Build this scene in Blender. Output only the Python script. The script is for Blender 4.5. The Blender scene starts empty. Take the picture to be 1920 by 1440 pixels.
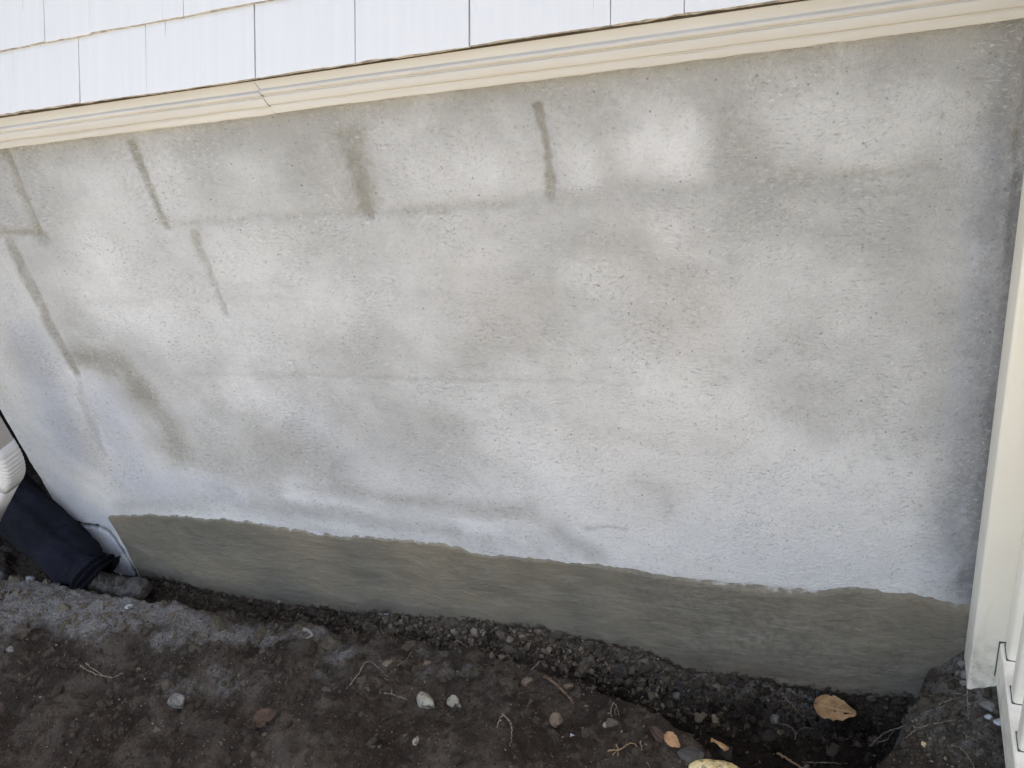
import bpy, math, random
import numpy as np
from mathutils import Matrix, Vector

random.seed(7)
rng = np.random.default_rng(11)
scene = bpy.context.scene
COL = scene.collection

# ------------------------------------------------------------------ camera
cam_data = bpy.data.cameras.new('camera')
cam_data.lens = 29.405
cam_data.sensor_width = 36.0
cam_data.clip_start = 0.02
cam_data.clip_end = 500.0
camera = bpy.data.objects.new('camera', cam_data)
COL.objects.link(camera)
RX, RY, RZ = (0.928997, 0.015326, -0.369771), (0.321328, -0.529109, 0.785361), (-0.183612, -0.848416, -0.496465)
camera.matrix_world = Matrix(((RX[0], -RX[1], -RX[2], 0.0),
                              (RY[0], -RY[1], -RY[2], -1.4493),
                              (RZ[0], -RZ[1], -RZ[2], 1.70),
                              (0, 0, 0, 1)))
scene.camera = camera

# ------------------------------------------------------------------ sky, sun, exposure
SUN_ELEV, SUN_ROT = math.radians(70), math.radians(30)     # behind the house, a little to the right
world = bpy.data.worlds.new('World')
scene.world = world
world.use_nodes = True
wn = world.node_tree
wn.nodes.clear()
w_out = wn.nodes.new('ShaderNodeOutputWorld')
w_bg = wn.nodes.new('ShaderNodeBackground')
w_sky = wn.nodes.new('ShaderNodeTexSky')
w_sky.sky_type = 'NISHITA'
w_sky.sun_disc = False
w_sky.sun_elevation = SUN_ELEV
w_sky.sun_rotation = SUN_ROT
w_sky.air_density = 1.0
w_sky.dust_density = 2.5
w_sky.ozone_density = 1.0
w_bg.inputs['Strength'].default_value = 0.15
wn.links.new(w_sky.outputs[0], w_bg.inputs['Color'])
wn.links.new(w_bg.outputs[0], w_out.inputs['Surface'])

sun_data = bpy.data.lights.new('sun', 'SUN')
sun_data.energy = 5.0
sun_data.angle = math.radians(0.5)
sun_data.color = (1.0, 0.94, 0.86)
sun = bpy.data.objects.new('sun', sun_data)
COL.objects.link(sun)
sd = Vector((math.sin(SUN_ROT) * math.cos(SUN_ELEV), math.cos(SUN_ROT) * math.cos(SUN_ELEV), math.sin(SUN_ELEV)))
sun.rotation_euler = sd.to_track_quat('Z', 'Y').to_euler()

vs = scene.view_settings
scene.display_settings.display_device = 'sRGB'
vs.view_transform = 'Standard'
vs.look = 'None'
vs.gamma = 1.0
vs.use_curve_mapping = False
vs.exposure = 1.82
vs.use_white_balance = True
vs.white_balance_temperature = 8100
vs.white_balance_tint = 12

scene.render.engine = 'CYCLES'
scene.cycles.max_bounces = 5
scene.cycles.diffuse_bounces = 4
scene.cycles.glossy_bounces = 2
scene.cycles.use_adaptive_sampling = True
scene.cycles.adaptive_threshold = 0.02
scene.cycles.use_denoising = True

# ------------------------------------------------------------------ small maths
def smooth(a, b, x):
    t = np.clip((x - a) / (b - a), 0, 1)
    return t * t * (3 - 2 * t)

def hash2(i, j, seed):
    n = (i.astype(np.int64) * 374761393 + j.astype(np.int64) * 668265263 + seed * 1442695041) & 0x7fffffff
    n = ((n ^ (n >> 13)) * 1274126177) & 0x7fffffff
    n = (n ^ (n >> 16)) & 0xffff
    return n / 65535.0

def vnoise(x, y, seed=0):
    x = np.asarray(x, dtype=float); y = np.asarray(y, dtype=float)
    i, j = np.floor(x), np.floor(y)
    u, v = x - i, y - j
    u = u * u * (3 - 2 * u); v = v * v * (3 - 2 * v)
    a, b = hash2(i, j, seed), hash2(i + 1, j, seed)
    c, d = hash2(i, j + 1, seed), hash2(i + 1, j + 1, seed)
    return (a * (1 - u) + b * u) * (1 - v) + (c * (1 - u) + d * u) * v - 0.5

def fbm(x, y, octaves=4, seed=0, gain=0.5):
    s, amp, f = 0.0, 1.0, 1.0
    for k in range(octaves):
        s = s + amp * vnoise(x * f + 17.3 * k, y * f - 9.1 * k, seed + k * 13)
        amp *= gain; f *= 2.03
    return s

def seg_dist(px, py, pts):
    """distance from points to a polyline and the parameter along it"""
    best = np.full(np.shape(px), 1e9)
    for (x0, y0), (x1, y1) in zip(pts[:-1], pts[1:]):
        dx, dy = x1 - x0, y1 - y0
        L = dx * dx + dy * dy + 1e-12
        t = np.clip(((px - x0) * dx + (py - y0) * dy) / L, 0, 1)
        best = np.minimum(best, np.hypot(px - x0 - t * dx, py - y0 - t * dy))
    return best

# ------------------------------------------------------------------ shape of the dug earth
TRENCH = [(-2.85, .06), (-2.62, -.145), (-2.335, -.150), (-2.035, -.145), (-1.743, -.118), (-1.473, -.120), (-1.297, -.115), (-1.095, -.112),
          (-.932, -.120), (-.714, -.148), (-.585, -.162), (-.428, -.218), (-.335, -.262), (-.257, -.315), (-.20, -.42),
          (-.10, -.52), (.0, -.43), (.06, -.285), (.112, -.21), (.150, -.12), (.183, -.03), (.195, .06)]
MOUND = np.array([(-2.60, -.185, .090), (-2.31, -.185, .088), (-2.01, -.180, .066), (-1.743, -.145, .045), (-1.473, -.144, .03),
    (-1.297, -.139, .03), (-1.095, -.136, .03), (-.932, -.144, .03), (-.714, -.171, .035), (-.585, -.184, .035), (-.428, -.241, .035),
    (-.335, -.284, .045), (-.257, -.333, .055), (-2.011, -.703, .03), (-1.538, -.618, .05), (-1.119, -.538, .06), (-.743, -.46, .06),
    (-.455, -.393, .055), (-1.96, -.365, .03), (-1.389, -.369, .05), (-.95, -.303, .05), (-.657, -.338, .05), (-2.323, -.429, .03),
    (.171, -.122, .06), (.131, -.209, .05), (.079, -.268, .03), (.231, -.149, .10), (.273, -.101, .125), (.309, -.078, .145),
    (.299, -.224, .10), (.206, -.246, .07), (.204, -.079, .075), (.23, -.02, .09), (.28, .02, .13), (.45, -.1, .15), (.45, -.4, .13),
    (-2.6, .05, .0), (-2.3, .05, .0), (-1.8, .05, .0), (-1.2, .05, .0), (-.6, .05, .0), (-3.2, .1, .0), (-3.2, -.5, .04),
    (-3.0, -1.1, .06), (-2.0, -1.1, .06), (-1.0, -1.1, .08), (.0, -1.1, .08), (.5, -1.1, .1), (.1, -.6, .07), (-.3, -.7, .08)])
def tps_fit(P):
    d = np.hypot(P[:, None, 0] - P[None, :, 0], P[:, None, 1] - P[None, :, 1])
    K = np.where(d > 0, d * d * np.log(d + 1e-12), 0) + 0.0008 * np.eye(len(P))
    A = np.hstack([np.ones((len(P), 1)), P[:, :2]])
    M = np.block([[K, A], [A.T, np.zeros((3, 3))]])
    return np.linalg.solve(M, np.concatenate([P[:, 2], np.zeros(3)]))
TPS = tps_fit(MOUND)
def mound(x, y):
    xc, yc = np.clip(x, -3.2, .5), np.clip(y, -1.1, .1)
    z = TPS[-3] + TPS[-2] * xc + TPS[-1] * yc
    for w, (a, b, _) in zip(TPS[:-3], MOUND):
        r2 = (xc - a) ** 2 + (yc - b) ** 2 + 1e-12
        z = z + w * 0.5 * r2 * np.log(r2)
    return z
def inside_dist(x, y):
    d = seg_dist(x, y, TRENCH + TRENCH[:1])
    ins = np.zeros(np.shape(x), bool)
    n = len(TRENCH)
    for k in range(n):
        (x0, y0), (x1, y1) = TRENCH[k], TRENCH[(k + 1) % n]
        c = ((y0 > y) != (y1 > y)) & (x < (x1 - x0) * (y - y0) / (y1 - y0 + 1e-12) + x0)
        ins ^= c
    return np.where(ins, d, -d)
def contact(x):
    return np.interp(x, [-2.6, -2.16, -1.77, -1.4, -1.15, -.93, -.70, -.485, -.39, -.22, -.09, .12, .19, .236, .27, .4],
                        [.0, -.006, -.034, -.044, -.02, .0, -.01, -.035, -.075, -.08, -.09, -.09, -.04, .074, .10, .14])
def trench_floor(x):
    return np.interp(x, [-2.6, -2.1, -1.76, -1.4, -.95, -.63, -.49, -.35, -.15, .0, .15], [.0, -.03, -.06, -.085, -.115, -.15, -.175, -.195, -.21, -.205, -.18])
def height(x, y, detail=True):
    x = np.asarray(x, float); y = np.asarray(y, float)
    near = smooth(2.2, .8, np.abs(y + .3)) * smooth(3.2, 2.0, np.abs(x + 1.1))
    wx = x + .016 * fbm(x * 9, y * 9, 3, 5) * near
    wy = y + .022 * fbm(x * 9, y * 9, 3, 6) * near
    d = inside_dist(wx, wy)
    m = mound(x, y)
    lump = fbm(x * 7, y * 7, 4, 21)
    m = m + near * (.034 * lump + .026 * np.abs(fbm(x * 17, y * 17, 4, 31)) - .006 - .006 * smooth(.06, .0, np.abs(fbm(x * 6, y * 6, 3, 35))))
    fl = trench_floor(x) + .02 * fbm(x * 12, y * 12, 3, 41)
    wid = np.interp(x, [-2.3, -1, -.4, .0, .2], [.035, .035, .045, .06, .04])
    z = m - (m - fl) * smooth(-.004, wid, d)
    steep = np.interp(x, [-2.3, -1.2, -.6, -.35, .0], [.9, 1.1, 1.5, 2.6, 3.2])
    bank = contact(x) + .5 * .02 * fbm(x * 25, y * 25, 3, 51) - steep * np.maximum(-y, 0)
    k = .012
    h = np.clip(.5 + .5 * (z - bank) / k, 0, 1)
    zz = bank * (1 - h) + z * h + k * h * (1 - h)
    inb = smooth(.0, .012, d)
    z = z * (1 - inb) + zz * inb
    if detail:
        rough = .45 + .75 * smooth(-.01, .02, d)
        z = z + near * rough * (.012 * np.abs(fbm(x * 42, y * 42, 3, 61)) + .008 * fbm(x * 100, y * 100, 2, 71))
        z = z + near * .004 * smooth(.1, .35, fbm(x * 60, y * 33, 2, 81)) 
    return z

# ------------------------------------------------------------------ helpers: objects, meshes, materials
def link(o, parent=None, label=None, category=None, group=None, kind=None):
    COL.objects.link(o)
    if parent is not None:
        o.parent = parent
    if label: o['label'] = label
    if category: o['category'] = category
    if group: o['group'] = group
    if kind: o['kind'] = kind
    return o

def mesh_obj(name, verts, faces, mat, parent=None, smooth_shade=False, **kw):
    me = bpy.data.meshes.new(name)
    me.from_pydata([tuple(v) for v in verts], [], [tuple(f) for f in faces])
    if mat is not None:
        for m in (mat if isinstance(mat, (list, tuple)) else [mat]):
            me.materials.append(m)
    if smooth_shade:
        me.polygons.foreach_set('use_smooth', [True] * len(me.polygons))
    me.update()
    o = bpy.data.objects.new(name, me)
    return link(o, parent, **kw)

def fast_mesh(name, V, F, mat, parent=None, smooth_shade=True, **kw):
    """V (n,3) array, F (m,3|4) array of the same width"""
    V = np.asarray(V, dtype=np.float32); F = np.asarray(F, dtype=np.int32)
    me = bpy.data.meshes.new(name)
    n, k = F.shape
    me.vertices.add(len(V)); me.vertices.foreach_set('co', V.ravel())
    me.loops.add(n * k); me.loops.foreach_set('vertex_index', F.ravel())
    me.polygons.add(n)
    me.polygons.foreach_set('loop_start', np.arange(0, n * k, k, dtype=np.int32))
    me.polygons.foreach_set('use_smooth', np.full(n, smooth_shade))
    me.update(calc_edges=True); me.validate()
    if mat is not None: me.materials.append(mat)
    o = bpy.data.objects.new(name, me)
    return link(o, parent, **kw)

def grid_faces(nu, nv, flip=False):
    i = np.arange(nu - 1)[:, None] * nv + np.arange(nv - 1)[None, :]
    i = i.ravel()
    F = np.stack([i, i + nv, i + nv + 1, i + 1], 1)
    return F[:, ::-1] if flip else F

def set_color(o, name, arr):
    a = o.data.attributes.new(name, 'FLOAT_COLOR', 'POINT')
    a.data.foreach_set('color', np.asarray(arr, dtype=np.float32).ravel())

def empty(name, loc=(0, 0, 0), **kw):
    o = bpy.data.objects.new(name, None)
    o.empty_display_size = .05
    o.location = loc
    return link(o, **kw)

def box_vf(x0, x1, y0, y1, z0, z1):
    v = [(x, y, z) for x in (x0, x1) for y in (y0, y1) for z in (z0, z1)]
    f = [(0, 1, 3, 2), (4, 6, 7, 5), (0, 4, 5, 1), (2, 3, 7, 6), (0, 2, 6, 4), (1, 5, 7, 3)]
    return v, f

def box_obj(name, dims, mat, parent=None, bevel=0.0, **kw):
    v, f = box_vf(*dims)
    o = mesh_obj(name, v, f, mat, parent, **kw)
    if bevel:
        b = o.modifiers.new('bevel', 'BEVEL'); b.width = bevel; b.segments = 3; b.limit_method = 'ANGLE'
        o.data.polygons.foreach_set('use_smooth', [True] * len(o.data.polygons))
        wn_ = o.modifiers.new('wn', 'WEIGHTED_NORMAL'); wn_.keep_sharp = False
    return o

class NT:
    """tiny node-tree writer"""
    def __init__(self, name):
        self.m = bpy.data.materials.new(name); self.m.use_nodes = True
        self.t = self.m.node_tree; self.t.nodes.clear()
        self.out = self.t.nodes.new('ShaderNodeOutputMaterial')
        self.b = self.t.nodes.new('ShaderNodeBsdfPrincipled')
        self.t.links.new(self.b.outputs[0], self.out.inputs['Surface'])
        self.co = self.t.nodes.new('ShaderNodeTexCoord')
    def n(self, typ, **props):
        nd = self.t.nodes.new(typ)
        for k, v in props.items(): setattr(nd, k, v)
        return nd
    def put(self, sock, v):
        if hasattr(v, 'is_linked') or hasattr(v, 'links'): self.t.links.new(v, sock)
        else: sock.default_value = v
    def mapped(self, scale=(1, 1, 1), rot=(0, 0, 0), vec=None):
        mp = self.n('ShaderNodeMapping'); mp.inputs['Scale'].default_value = scale; mp.inputs['Rotation'].default_value = rot
        self.t.links.new(vec or self.co.outputs['Object'], mp.inputs['Vector']); return mp.outputs[0]
    def noise(self, scale, detail=4, rough=.55, vec=None, dist=0.0, color=False):
        nd = self.n('ShaderNodeTexNoise'); nd.inputs['Scale'].default_value = scale; nd.inputs['Detail'].default_value = detail
        nd.inputs['Roughness'].default_value = rough; nd.inputs['Distortion'].default_value = dist
        self.t.links.new(vec or self.co.outputs['Object'], nd.inputs['Vector'])
        return nd.outputs['Color' if color else 'Fac']
    def voronoi(self, scale, vec=None, feature='F1', rand=1.0):
        nd = self.n('ShaderNodeTexVoronoi', feature=feature); nd.inputs['Scale'].default_value = scale
        nd.inputs['Randomness'].default_value = rand
        self.t.links.new(vec or self.co.outputs['Object'], nd.inputs['Vector']); return nd
    def math(self, op, a, b=0.0, c=0.0, clamp=False):
        nd = self.n('ShaderNodeMath', operation=op, use_clamp=clamp)
        self.put(nd.inputs[0], a); self.put(nd.inputs[1], b); self.put(nd.inputs[2], c); return nd.outputs[0]
    def ramp(self, fac, lo, hi, a=0.0, b=1.0):
        nd = self.n('ShaderNodeMapRange', interpolation_type='SMOOTHSTEP')
        self.put(nd.inputs['Value'], fac); nd.inputs['From Min'].default_value = lo; nd.inputs['From Max'].default_value = hi
        nd.inputs['To Min'].default_value = a; nd.inputs['To Max'].default_value = b; return nd.outputs[0]
    def mix(self, fac, a, b, mode='MIX'):
        nd = self.n('ShaderNodeMix', data_type='RGBA', blend_type=mode)
        self.put(nd.inputs['Factor'], fac)
        for s, v in ((nd.inputs['A'], a), (nd.inputs['B'], b)):
            pass
        ins = [s for s in nd.inputs if s.type == 'RGBA']
        self.put(ins[0], a if hasattr(a, 'links') else (*a, 1)); self.put(ins[1], b if hasattr(b, 'links') else (*b, 1))
        return [s for s in nd.outputs if s.type == 'RGBA'][0]
    def attr(self, name):
        nd = self.n('ShaderNodeAttribute', attribute_name=name)
        sp = self.n('ShaderNodeSeparateColor'); self.t.links.new(nd.outputs['Color'], sp.inputs[0])
        return sp.outputs[0], sp.outputs[1], sp.outputs[2], nd.outputs['Alpha']
    def bump(self, h, strength=.5, dist=.002, normal=None):
        nd = self.n('ShaderNodeBump'); nd.inputs['Strength'].default_value = strength; nd.inputs['Distance'].default_value = dist
        self.put(nd.inputs['Height'], h)
        if normal is not None: self.t.links.new(normal, nd.inputs['Normal'])
        return nd.outputs[0]
    def done(self, color=None, rough=.8, normal=None, spec=.3):
        if color is not None: self.put(self.b.inputs['Base Color'], color if hasattr(color, 'links') else (*color, 1))
        self.put(self.b.inputs['Roughness'], rough)
        self.b.inputs['Specular IOR Level'].default_value = spec
        if normal is not None: self.t.links.new(normal, self.b.inputs['Normal'])
        return self.m

def trowel_height(t):
    """short float and trowel marks, crossing each other in patches"""
    swirl = t.noise(5.0, 3, .5, color=True)
    vm = t.n('ShaderNodeVectorMath', operation='MULTIPLY_ADD')
    t.t.links.new(swirl, vm.inputs[0]); vm.inputs[1].default_value = (.10, .0, .10)
    t.t.links.new(t.co.outputs['Object'], vm.inputs[2])
    a = t.noise(1.0, 5, .7, t.mapped((75, 1, 190), (0, .12, 0), vm.outputs[0]))
    b = t.noise(1.0, 5, .7, t.mapped((90, 1, 170), (0, .95, 0), vm.outputs[0]))
    sel = t.ramp(t.noise(6.5, 3), .44, .60)
    m = t.n('ShaderNodeMix', data_type='FLOAT'); t.put(m.inputs[0], sel); t.put(m.inputs[2], a); t.put(m.inputs[3], b)
    return m.outputs[0]

def make_parge():
    t = NT('parged_cement')
    damp, grey, pale, crack = t.attr('stain_light_a')
    sky_tint, warm, dark, raw = t.attr('stain_light_b')
    big = t.noise(2.4, 4, .6); mid = t.noise(9, 5, .62); fine = t.noise(230, 3, .6)
    edge = t.noise(95, 3, .75)
    tro = trowel_height(t)
    c = t.mix(t.ramp(big, .36, .64), (.475, .476, .472), (.615, .618, .622))
    c = t.mix(t.math('MULTIPLY', t.ramp(mid, .42, .70), .45), c, (.63, .632, .64))
    blot0 = t.noise(42, 5, .7)
    def fuzz(m, amt=1.2):
        k = t.math('MULTIPLY', t.math('SUBTRACT', edge, .5), amt)
        k = t.math('ADD', k, t.math('MULTIPLY', t.math('SUBTRACT', blot0, .5), amt))
        k = t.math('ADD', k, t.math('MULTIPLY', t.math('SUBTRACT', mid, .5), amt * .8))
        k = t.math('ADD', k, t.math('MULTIPLY', t.math('SUBTRACT', tro, .5), amt * .7))
        # strongest in the soft rim of a stain, where the coat dries unevenly
        rim = t.math('MULTIPLY', m, t.math('SUBTRACT', 1.25, m))
        return t.math('ADD', m, t.math('MULTIPLY', k, t.math('MULTIPLY', rim, 2.3)), 0, True)
    c = t.mix(t.math('MULTIPLY', fuzz(pale, .9), .9), c, (.80, .805, .815))
    c = t.mix(t.math('MULTIPLY', fuzz(grey), .72), c, (.355, .352, .342))
    c = t.mix(t.math('MULTIPLY', fuzz(warm, .5), .5), c, (.56, .52, .485))
    c = t.mix(t.math('MULTIPLY', fuzz(sky_tint, .5), .5), c, (.40, .45, .56))  # bluish sky light put into the coat colour
    c = t.mix(t.math('MULTIPLY', fuzz(damp), .84), c, (.300, .283, .240))
    c = t.mix(t.math('MULTIPLY', fuzz(dark, .8), .75), c, (.23, .232, .24))
    c = t.mix(t.math('MULTIPLY', fuzz(raw, 1.0), .8), c, (.36, .33, .30))
    blot = t.noise(33, 5, .7)
    c = t.mix(t.ramp(blot, .54, .72, 0, .20), c, (.36, .355, .345))
    c = t.mix(t.ramp(blot, .46, .30, 0, .18), c, (.68, .68, .685))
    # grain of the float finish: raised sand paler, drag marks darker
    zone = t.ramp(t.noise(4.2, 4, .62), .40, .60, .35, 1.35)
    c = t.mix(t.math('MULTIPLY', zone, t.ramp(tro, .52, .68, .0, .50)), c, (.76, .76, .765))
    c = t.mix(t.math('MULTIPLY', zone, t.ramp(tro, .46, .32, .0, .62)), c, (.25, .247, .24))
    c = t.mix(t.ramp(fine, .55, .75, 0, .28), c, (.27, .265, .26))
    c = t.mix(t.ramp(edge, .57, .72, 0, .42), c, (.30, .295, .29))
    v = t.voronoi(120); sp = t.n('ShaderNodeSeparateColor'); t.t.links.new(v.outputs['Color'], sp.inputs[0])
    pit = t.math('LESS_THAN', v.outputs['Distance'], t.ramp(sp.outputs[0], .70, 1.0, 0.0, .25))
    v2 = t.voronoi(38); sp2 = t.n('ShaderNodeSeparateColor'); t.t.links.new(v2.outputs['Color'], sp2.inputs[0])
    pit2 = t.math('LESS_THAN', v2.outputs['Distance'], t.ramp(sp2.outputs[1], .86, 1.0, 0.0, .09))
    pits = t.math('MAXIMUM', t.math('MULTIPLY', pit, t.ramp(mid, .38, .62, .0, .8)), pit2)
    c = t.mix(t.math('MULTIPLY', pits, .55), c, (.15, .145, .14))
    c = t.mix(crack, c, (.010, .010, .011))  # crack painted near black for the shade a deep gap would hold
    h = t.math('ADD', t.math('MULTIPLY', tro, 1.0), t.math('MULTIPLY', fine, .4))
    h = t.math('ADD', h, t.math('MULTIPLY', edge, .8))
    h = t.math('SUBTRACT', h, t.math('MULTIPLY', pits, .6))
    return t.done(c, .92, t.bump(h, 1.0, .0045), .15)

def make_fresh_band():
    t = NT('fresh_damp_cement')
    big = t.noise(2.6, 4, .6); mid = t.noise(10, 5, .62); fine = t.noise(210, 3, .6); blot = t.noise(50, 4, .7)
    lines = t.noise(1.0, 4, .62, t.mapped((26, 1, 90), (0, .05, 0)))
    tro = trowel_height(t)
    c = t.mix(t.ramp(big, .34, .66), (.162, .150, .124), (.250, .214, .158))
    c = t.mix(t.ramp(mid, .46, .70, 0, .5), c, (.225, .205, .165))
    c = t.mix(t.ramp(mid, .46, .30, 0, .5), c, (.160, .150, .130))
    c = t.mix(t.ramp(lines, .56, .74, 0, .16), c, (.30, .27, .215))
    c = t.mix(t.ramp(tro, .46, .30, 0, .45), c, (.095, .086, .070))
    c = t.mix(t.ramp(blot, .58, .72, 0, .25), c, (.115, .107, .09))
    c = t.mix(t.ramp(fine, .58, .78, 0, .30), c, (.095, .088, .074))
    e, f, g, _ = t.attr('dryness_light')
    n = t.noise(60, 4, .7)
    c = t.mix(t.math('MULTIPLY', e, t.ramp(n, .35, .6)), c, (.34, .31, .255))
    # feathered top: thin smears drying to the colour of the coat above
    k = t.math('ADD', f, t.math('MULTIPLY', t.math('SUBTRACT', t.math('ADD', t.math('MULTIPLY', n, .6), t.math('MULTIPLY', lines, .6)), .6), 2.2))
    c = t.mix(t.math('MULTIPLY', t.ramp(k, .45, .85), t.ramp(f, .02, .25)), c, (.50, .50, .50))
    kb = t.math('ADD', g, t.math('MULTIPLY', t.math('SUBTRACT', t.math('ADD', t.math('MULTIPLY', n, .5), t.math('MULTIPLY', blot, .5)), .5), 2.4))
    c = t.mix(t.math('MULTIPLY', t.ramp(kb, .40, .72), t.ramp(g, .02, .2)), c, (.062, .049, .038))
    h = t.math('ADD', t.math('MULTIPLY', lines, .8), t.math('ADD', t.math('MULTIPLY', tro, .7), t.math('MULTIPLY', mid, 1.6)))
    h = t.math('ADD', h, t.math('MULTIPLY', fine, .25))
    return t.done(c, t.ramp(mid, .3, .7, .45, .72), t.bump(h, .9, .004), .4)

def make_soil():
    t = NT('dark_moist_soil')
    dry, wet_shade, lawn, _ = t.attr('soil')
    big = t.noise(5, 5, .6); mid = t.noise(28, 5, .65); fine = t.noise(160, 4, .65)
    patch = t.noise(2.6, 4, .6)
    c = t.mix(t.ramp(big, .38, .62), (.036, .027, .021), (.092, .075, .061))
    c = t.mix(t.ramp(patch, .50, .62, 0, .7), c, (.026, .0195, .015))
    c = t.mix(t.ramp(mid, .50, .66, 0, .75), c, (.098, .079, .063))
    c = t.mix(t.ramp(fine, .58, .76, 0, .55), c, (.105, .086, .070))
    c = t.mix(t.ramp(fine, .46, .32, 0, .8), c, (.015, .011, .0085))
    k = t.math('ADD', dry, t.math('MULTIPLY', t.math('SUBTRACT', mid, .5), .9))
    c = t.mix(t.math('MULTIPLY', t.ramp(k, .18, .75), t.ramp(dry, .02, .2)), c, t.mix(t.ramp(fine, .35, .65), (.115, .106, .098), (.235, .226, .214)))
    c = t.mix(t.math('MULTIPLY', wet_shade, .7), c, (.011, .008, .0062))
    # mineral specks
    v = t.voronoi(150); sp = t.n('ShaderNodeSeparateColor'); t.t.links.new(v.outputs['Color'], sp.inputs[0])
    speck = t.math('LESS_THAN', v.outputs['Distance'], t.ramp(sp.outputs[0], .90, 1.0, 0, .32))
    c = t.mix(t.math('MULTIPLY', speck, .8), c, (.21, .19, .165))
    grass = t.mix(t.ramp(t.noise(9, 5, .7), .35, .65), (.10, .10, .045), (.19, .165, .095))
    c = t.mix(lawn, c, grass)
    h = t.math('ADD', t.math('MULTIPLY', mid, 1.0), t.math('MULTIPLY', fine, .6))
    return t.done(c, .95, t.bump(h, 1.0, .010), .12)

def make_paint(name, base, streak, crack=True, rough=.55, vertical=True):
    t = NT(name)
    sc = (60, 2.0, 2.0) if vertical else (1.5, 50, 50)
    g = t.noise(1.0, 5, .6, t.mapped(sc)); big = t.noise(4, 4, .6)
    c = t.mix(t.ramp(g, .35, .7), streak, base)
    c = t.mix(t.ramp(big, .55, .75, 0, .35), c, tuple(v * .93 for v in base))
    h = g
    if crack:
        k = t.noise(1.0, 3, .5, t.mapped((120, 4.0, 4.0)))
        kk = t.math('MULTIPLY', t.ramp(k, .68, .70), t.ramp(t.noise(7, 2), .52, .62))
        c = t.mix(t.math('MULTIPLY', kk, .75), c, (.30, .29, .29))
        h = t.math('SUBTRACT', g, kk)
    else:
        d = t.math('MULTIPLY', t.ramp(t.noise(55, 4, .7), .66, .74), t.ramp(big, .45, .6))
        c = t.mix(t.math('MULTIPLY', d, .5), c, tuple(v * .45 for v in base))
    return t.done(c, rough, t.bump(h, .35, .0012), .35)

def make_plain(name, base, var=.15, scale=20, rough=.7, spec=.3, bump=.0, bscale=120):
    t = NT(name)
    n1 = t.noise(scale, 4, .6)
    c = t.mix(t.ramp(n1, .32, .68), tuple(v * (1 - var) for v in base), tuple(min(1, v * (1 + var)) for v in base))
    nrm = t.bump(t.noise(bscale, 4, .65), .8, bump) if bump else None
    return t.done(c, rough, nrm, spec)

def make_cloth(name, a, b):
    t = NT(name)
    w = t.n('ShaderNodeTexWave', wave_type='BANDS', bands_direction='DIAGONAL'); w.inputs['Scale'].default_value = 420
    t.t.links.new(t.co.outputs['Object'], w.inputs['Vector'])
    n1 = t.noise(6, 4, .6); n2 = t.noise(300, 2, .5)
    c = t.mix(t.ramp(n1, .4, .68), a, b)
    c = t.mix(t.ramp(n2, .55, .75, 0, .3), c, tuple(v * 1.8 for v in b))
    wrinkle = t.noise(1.0, 4, .55, t.mapped((14, 14, 26), (.3, .7, 0)), 1.2)
    nrm = t.bump(wrinkle, .9, .016)
    return t.done(c, .9, t.bump(t.math('ADD', w.outputs['Fac'], n2), .25, .0008, nrm), .25)

PARGE, BAND, SOIL = make_parge(), make_fresh_band(), make_soil()
WHITE = make_paint('white_shingle_paint', (.715, .722, .738), (.692, .699, .715))
CREAM = make_paint('cream_trim_paint', (.63, .595, .54), (.57, .535, .48), crack=False, vertical=False)
def make_vinyl():
    t = NT('cream_vinyl')
    sep = t.n('ShaderNodeSeparateXYZ'); t.t.links.new(t.co.outputs['Object'], sep.inputs[0])
    n1, n2 = t.noise(6, 4, .6), t.noise(38, 5, .7)
    c = t.mix(t.ramp(n1, .3, .7), (.90, .85, .74), (.93, .88, .78))
    splash = t.math('MULTIPLY', t.ramp(sep.outputs[2], .34, .12), t.ramp(n2, .42, .66))
    c = t.mix(t.math('MULTIPLY', splash, .55), c, (.33, .27, .205))
    smear = t.math('MULTIPLY', t.ramp(t.noise(1.0, 4, .6, t.mapped((30, 30, 3))), .56, .72), .18)
    c = t.mix(smear, c, (.55, .50, .42))
    return t.done(c, .4, t.bump(n1, .15, .002), .4)
VINYL = make_vinyl()
BUTT = make_plain('weathered_shaded_butt', (.46, .42, .375), .35, 60, .9)  # weathered butt ends, darkened to paint in the shade line under each row
SLOT = make_plain('slot_shade', (.10, .095, .085), .1, 30, .8)  # dark plates stand in for the shade in the fence gaps
REFLECTOR = make_plain('pale_reflector', (.40, .385, .35), .12, 6, .9, .2, .002, 60)
RECESS_SHADE = make_plain('recess_shade', (.004, .004, .0045), .3, 8, .8, .15, .003, 40)  # deep shade of the recess put into a near-black colour
SHEATH = make_plain('brown_building_paper', (.085, .066, .05), .2, 10, .9)
ALU = make_plain('white_aluminium', (.55, .56, .58), .06, 9, .42, .5, .0006, 60)

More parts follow.
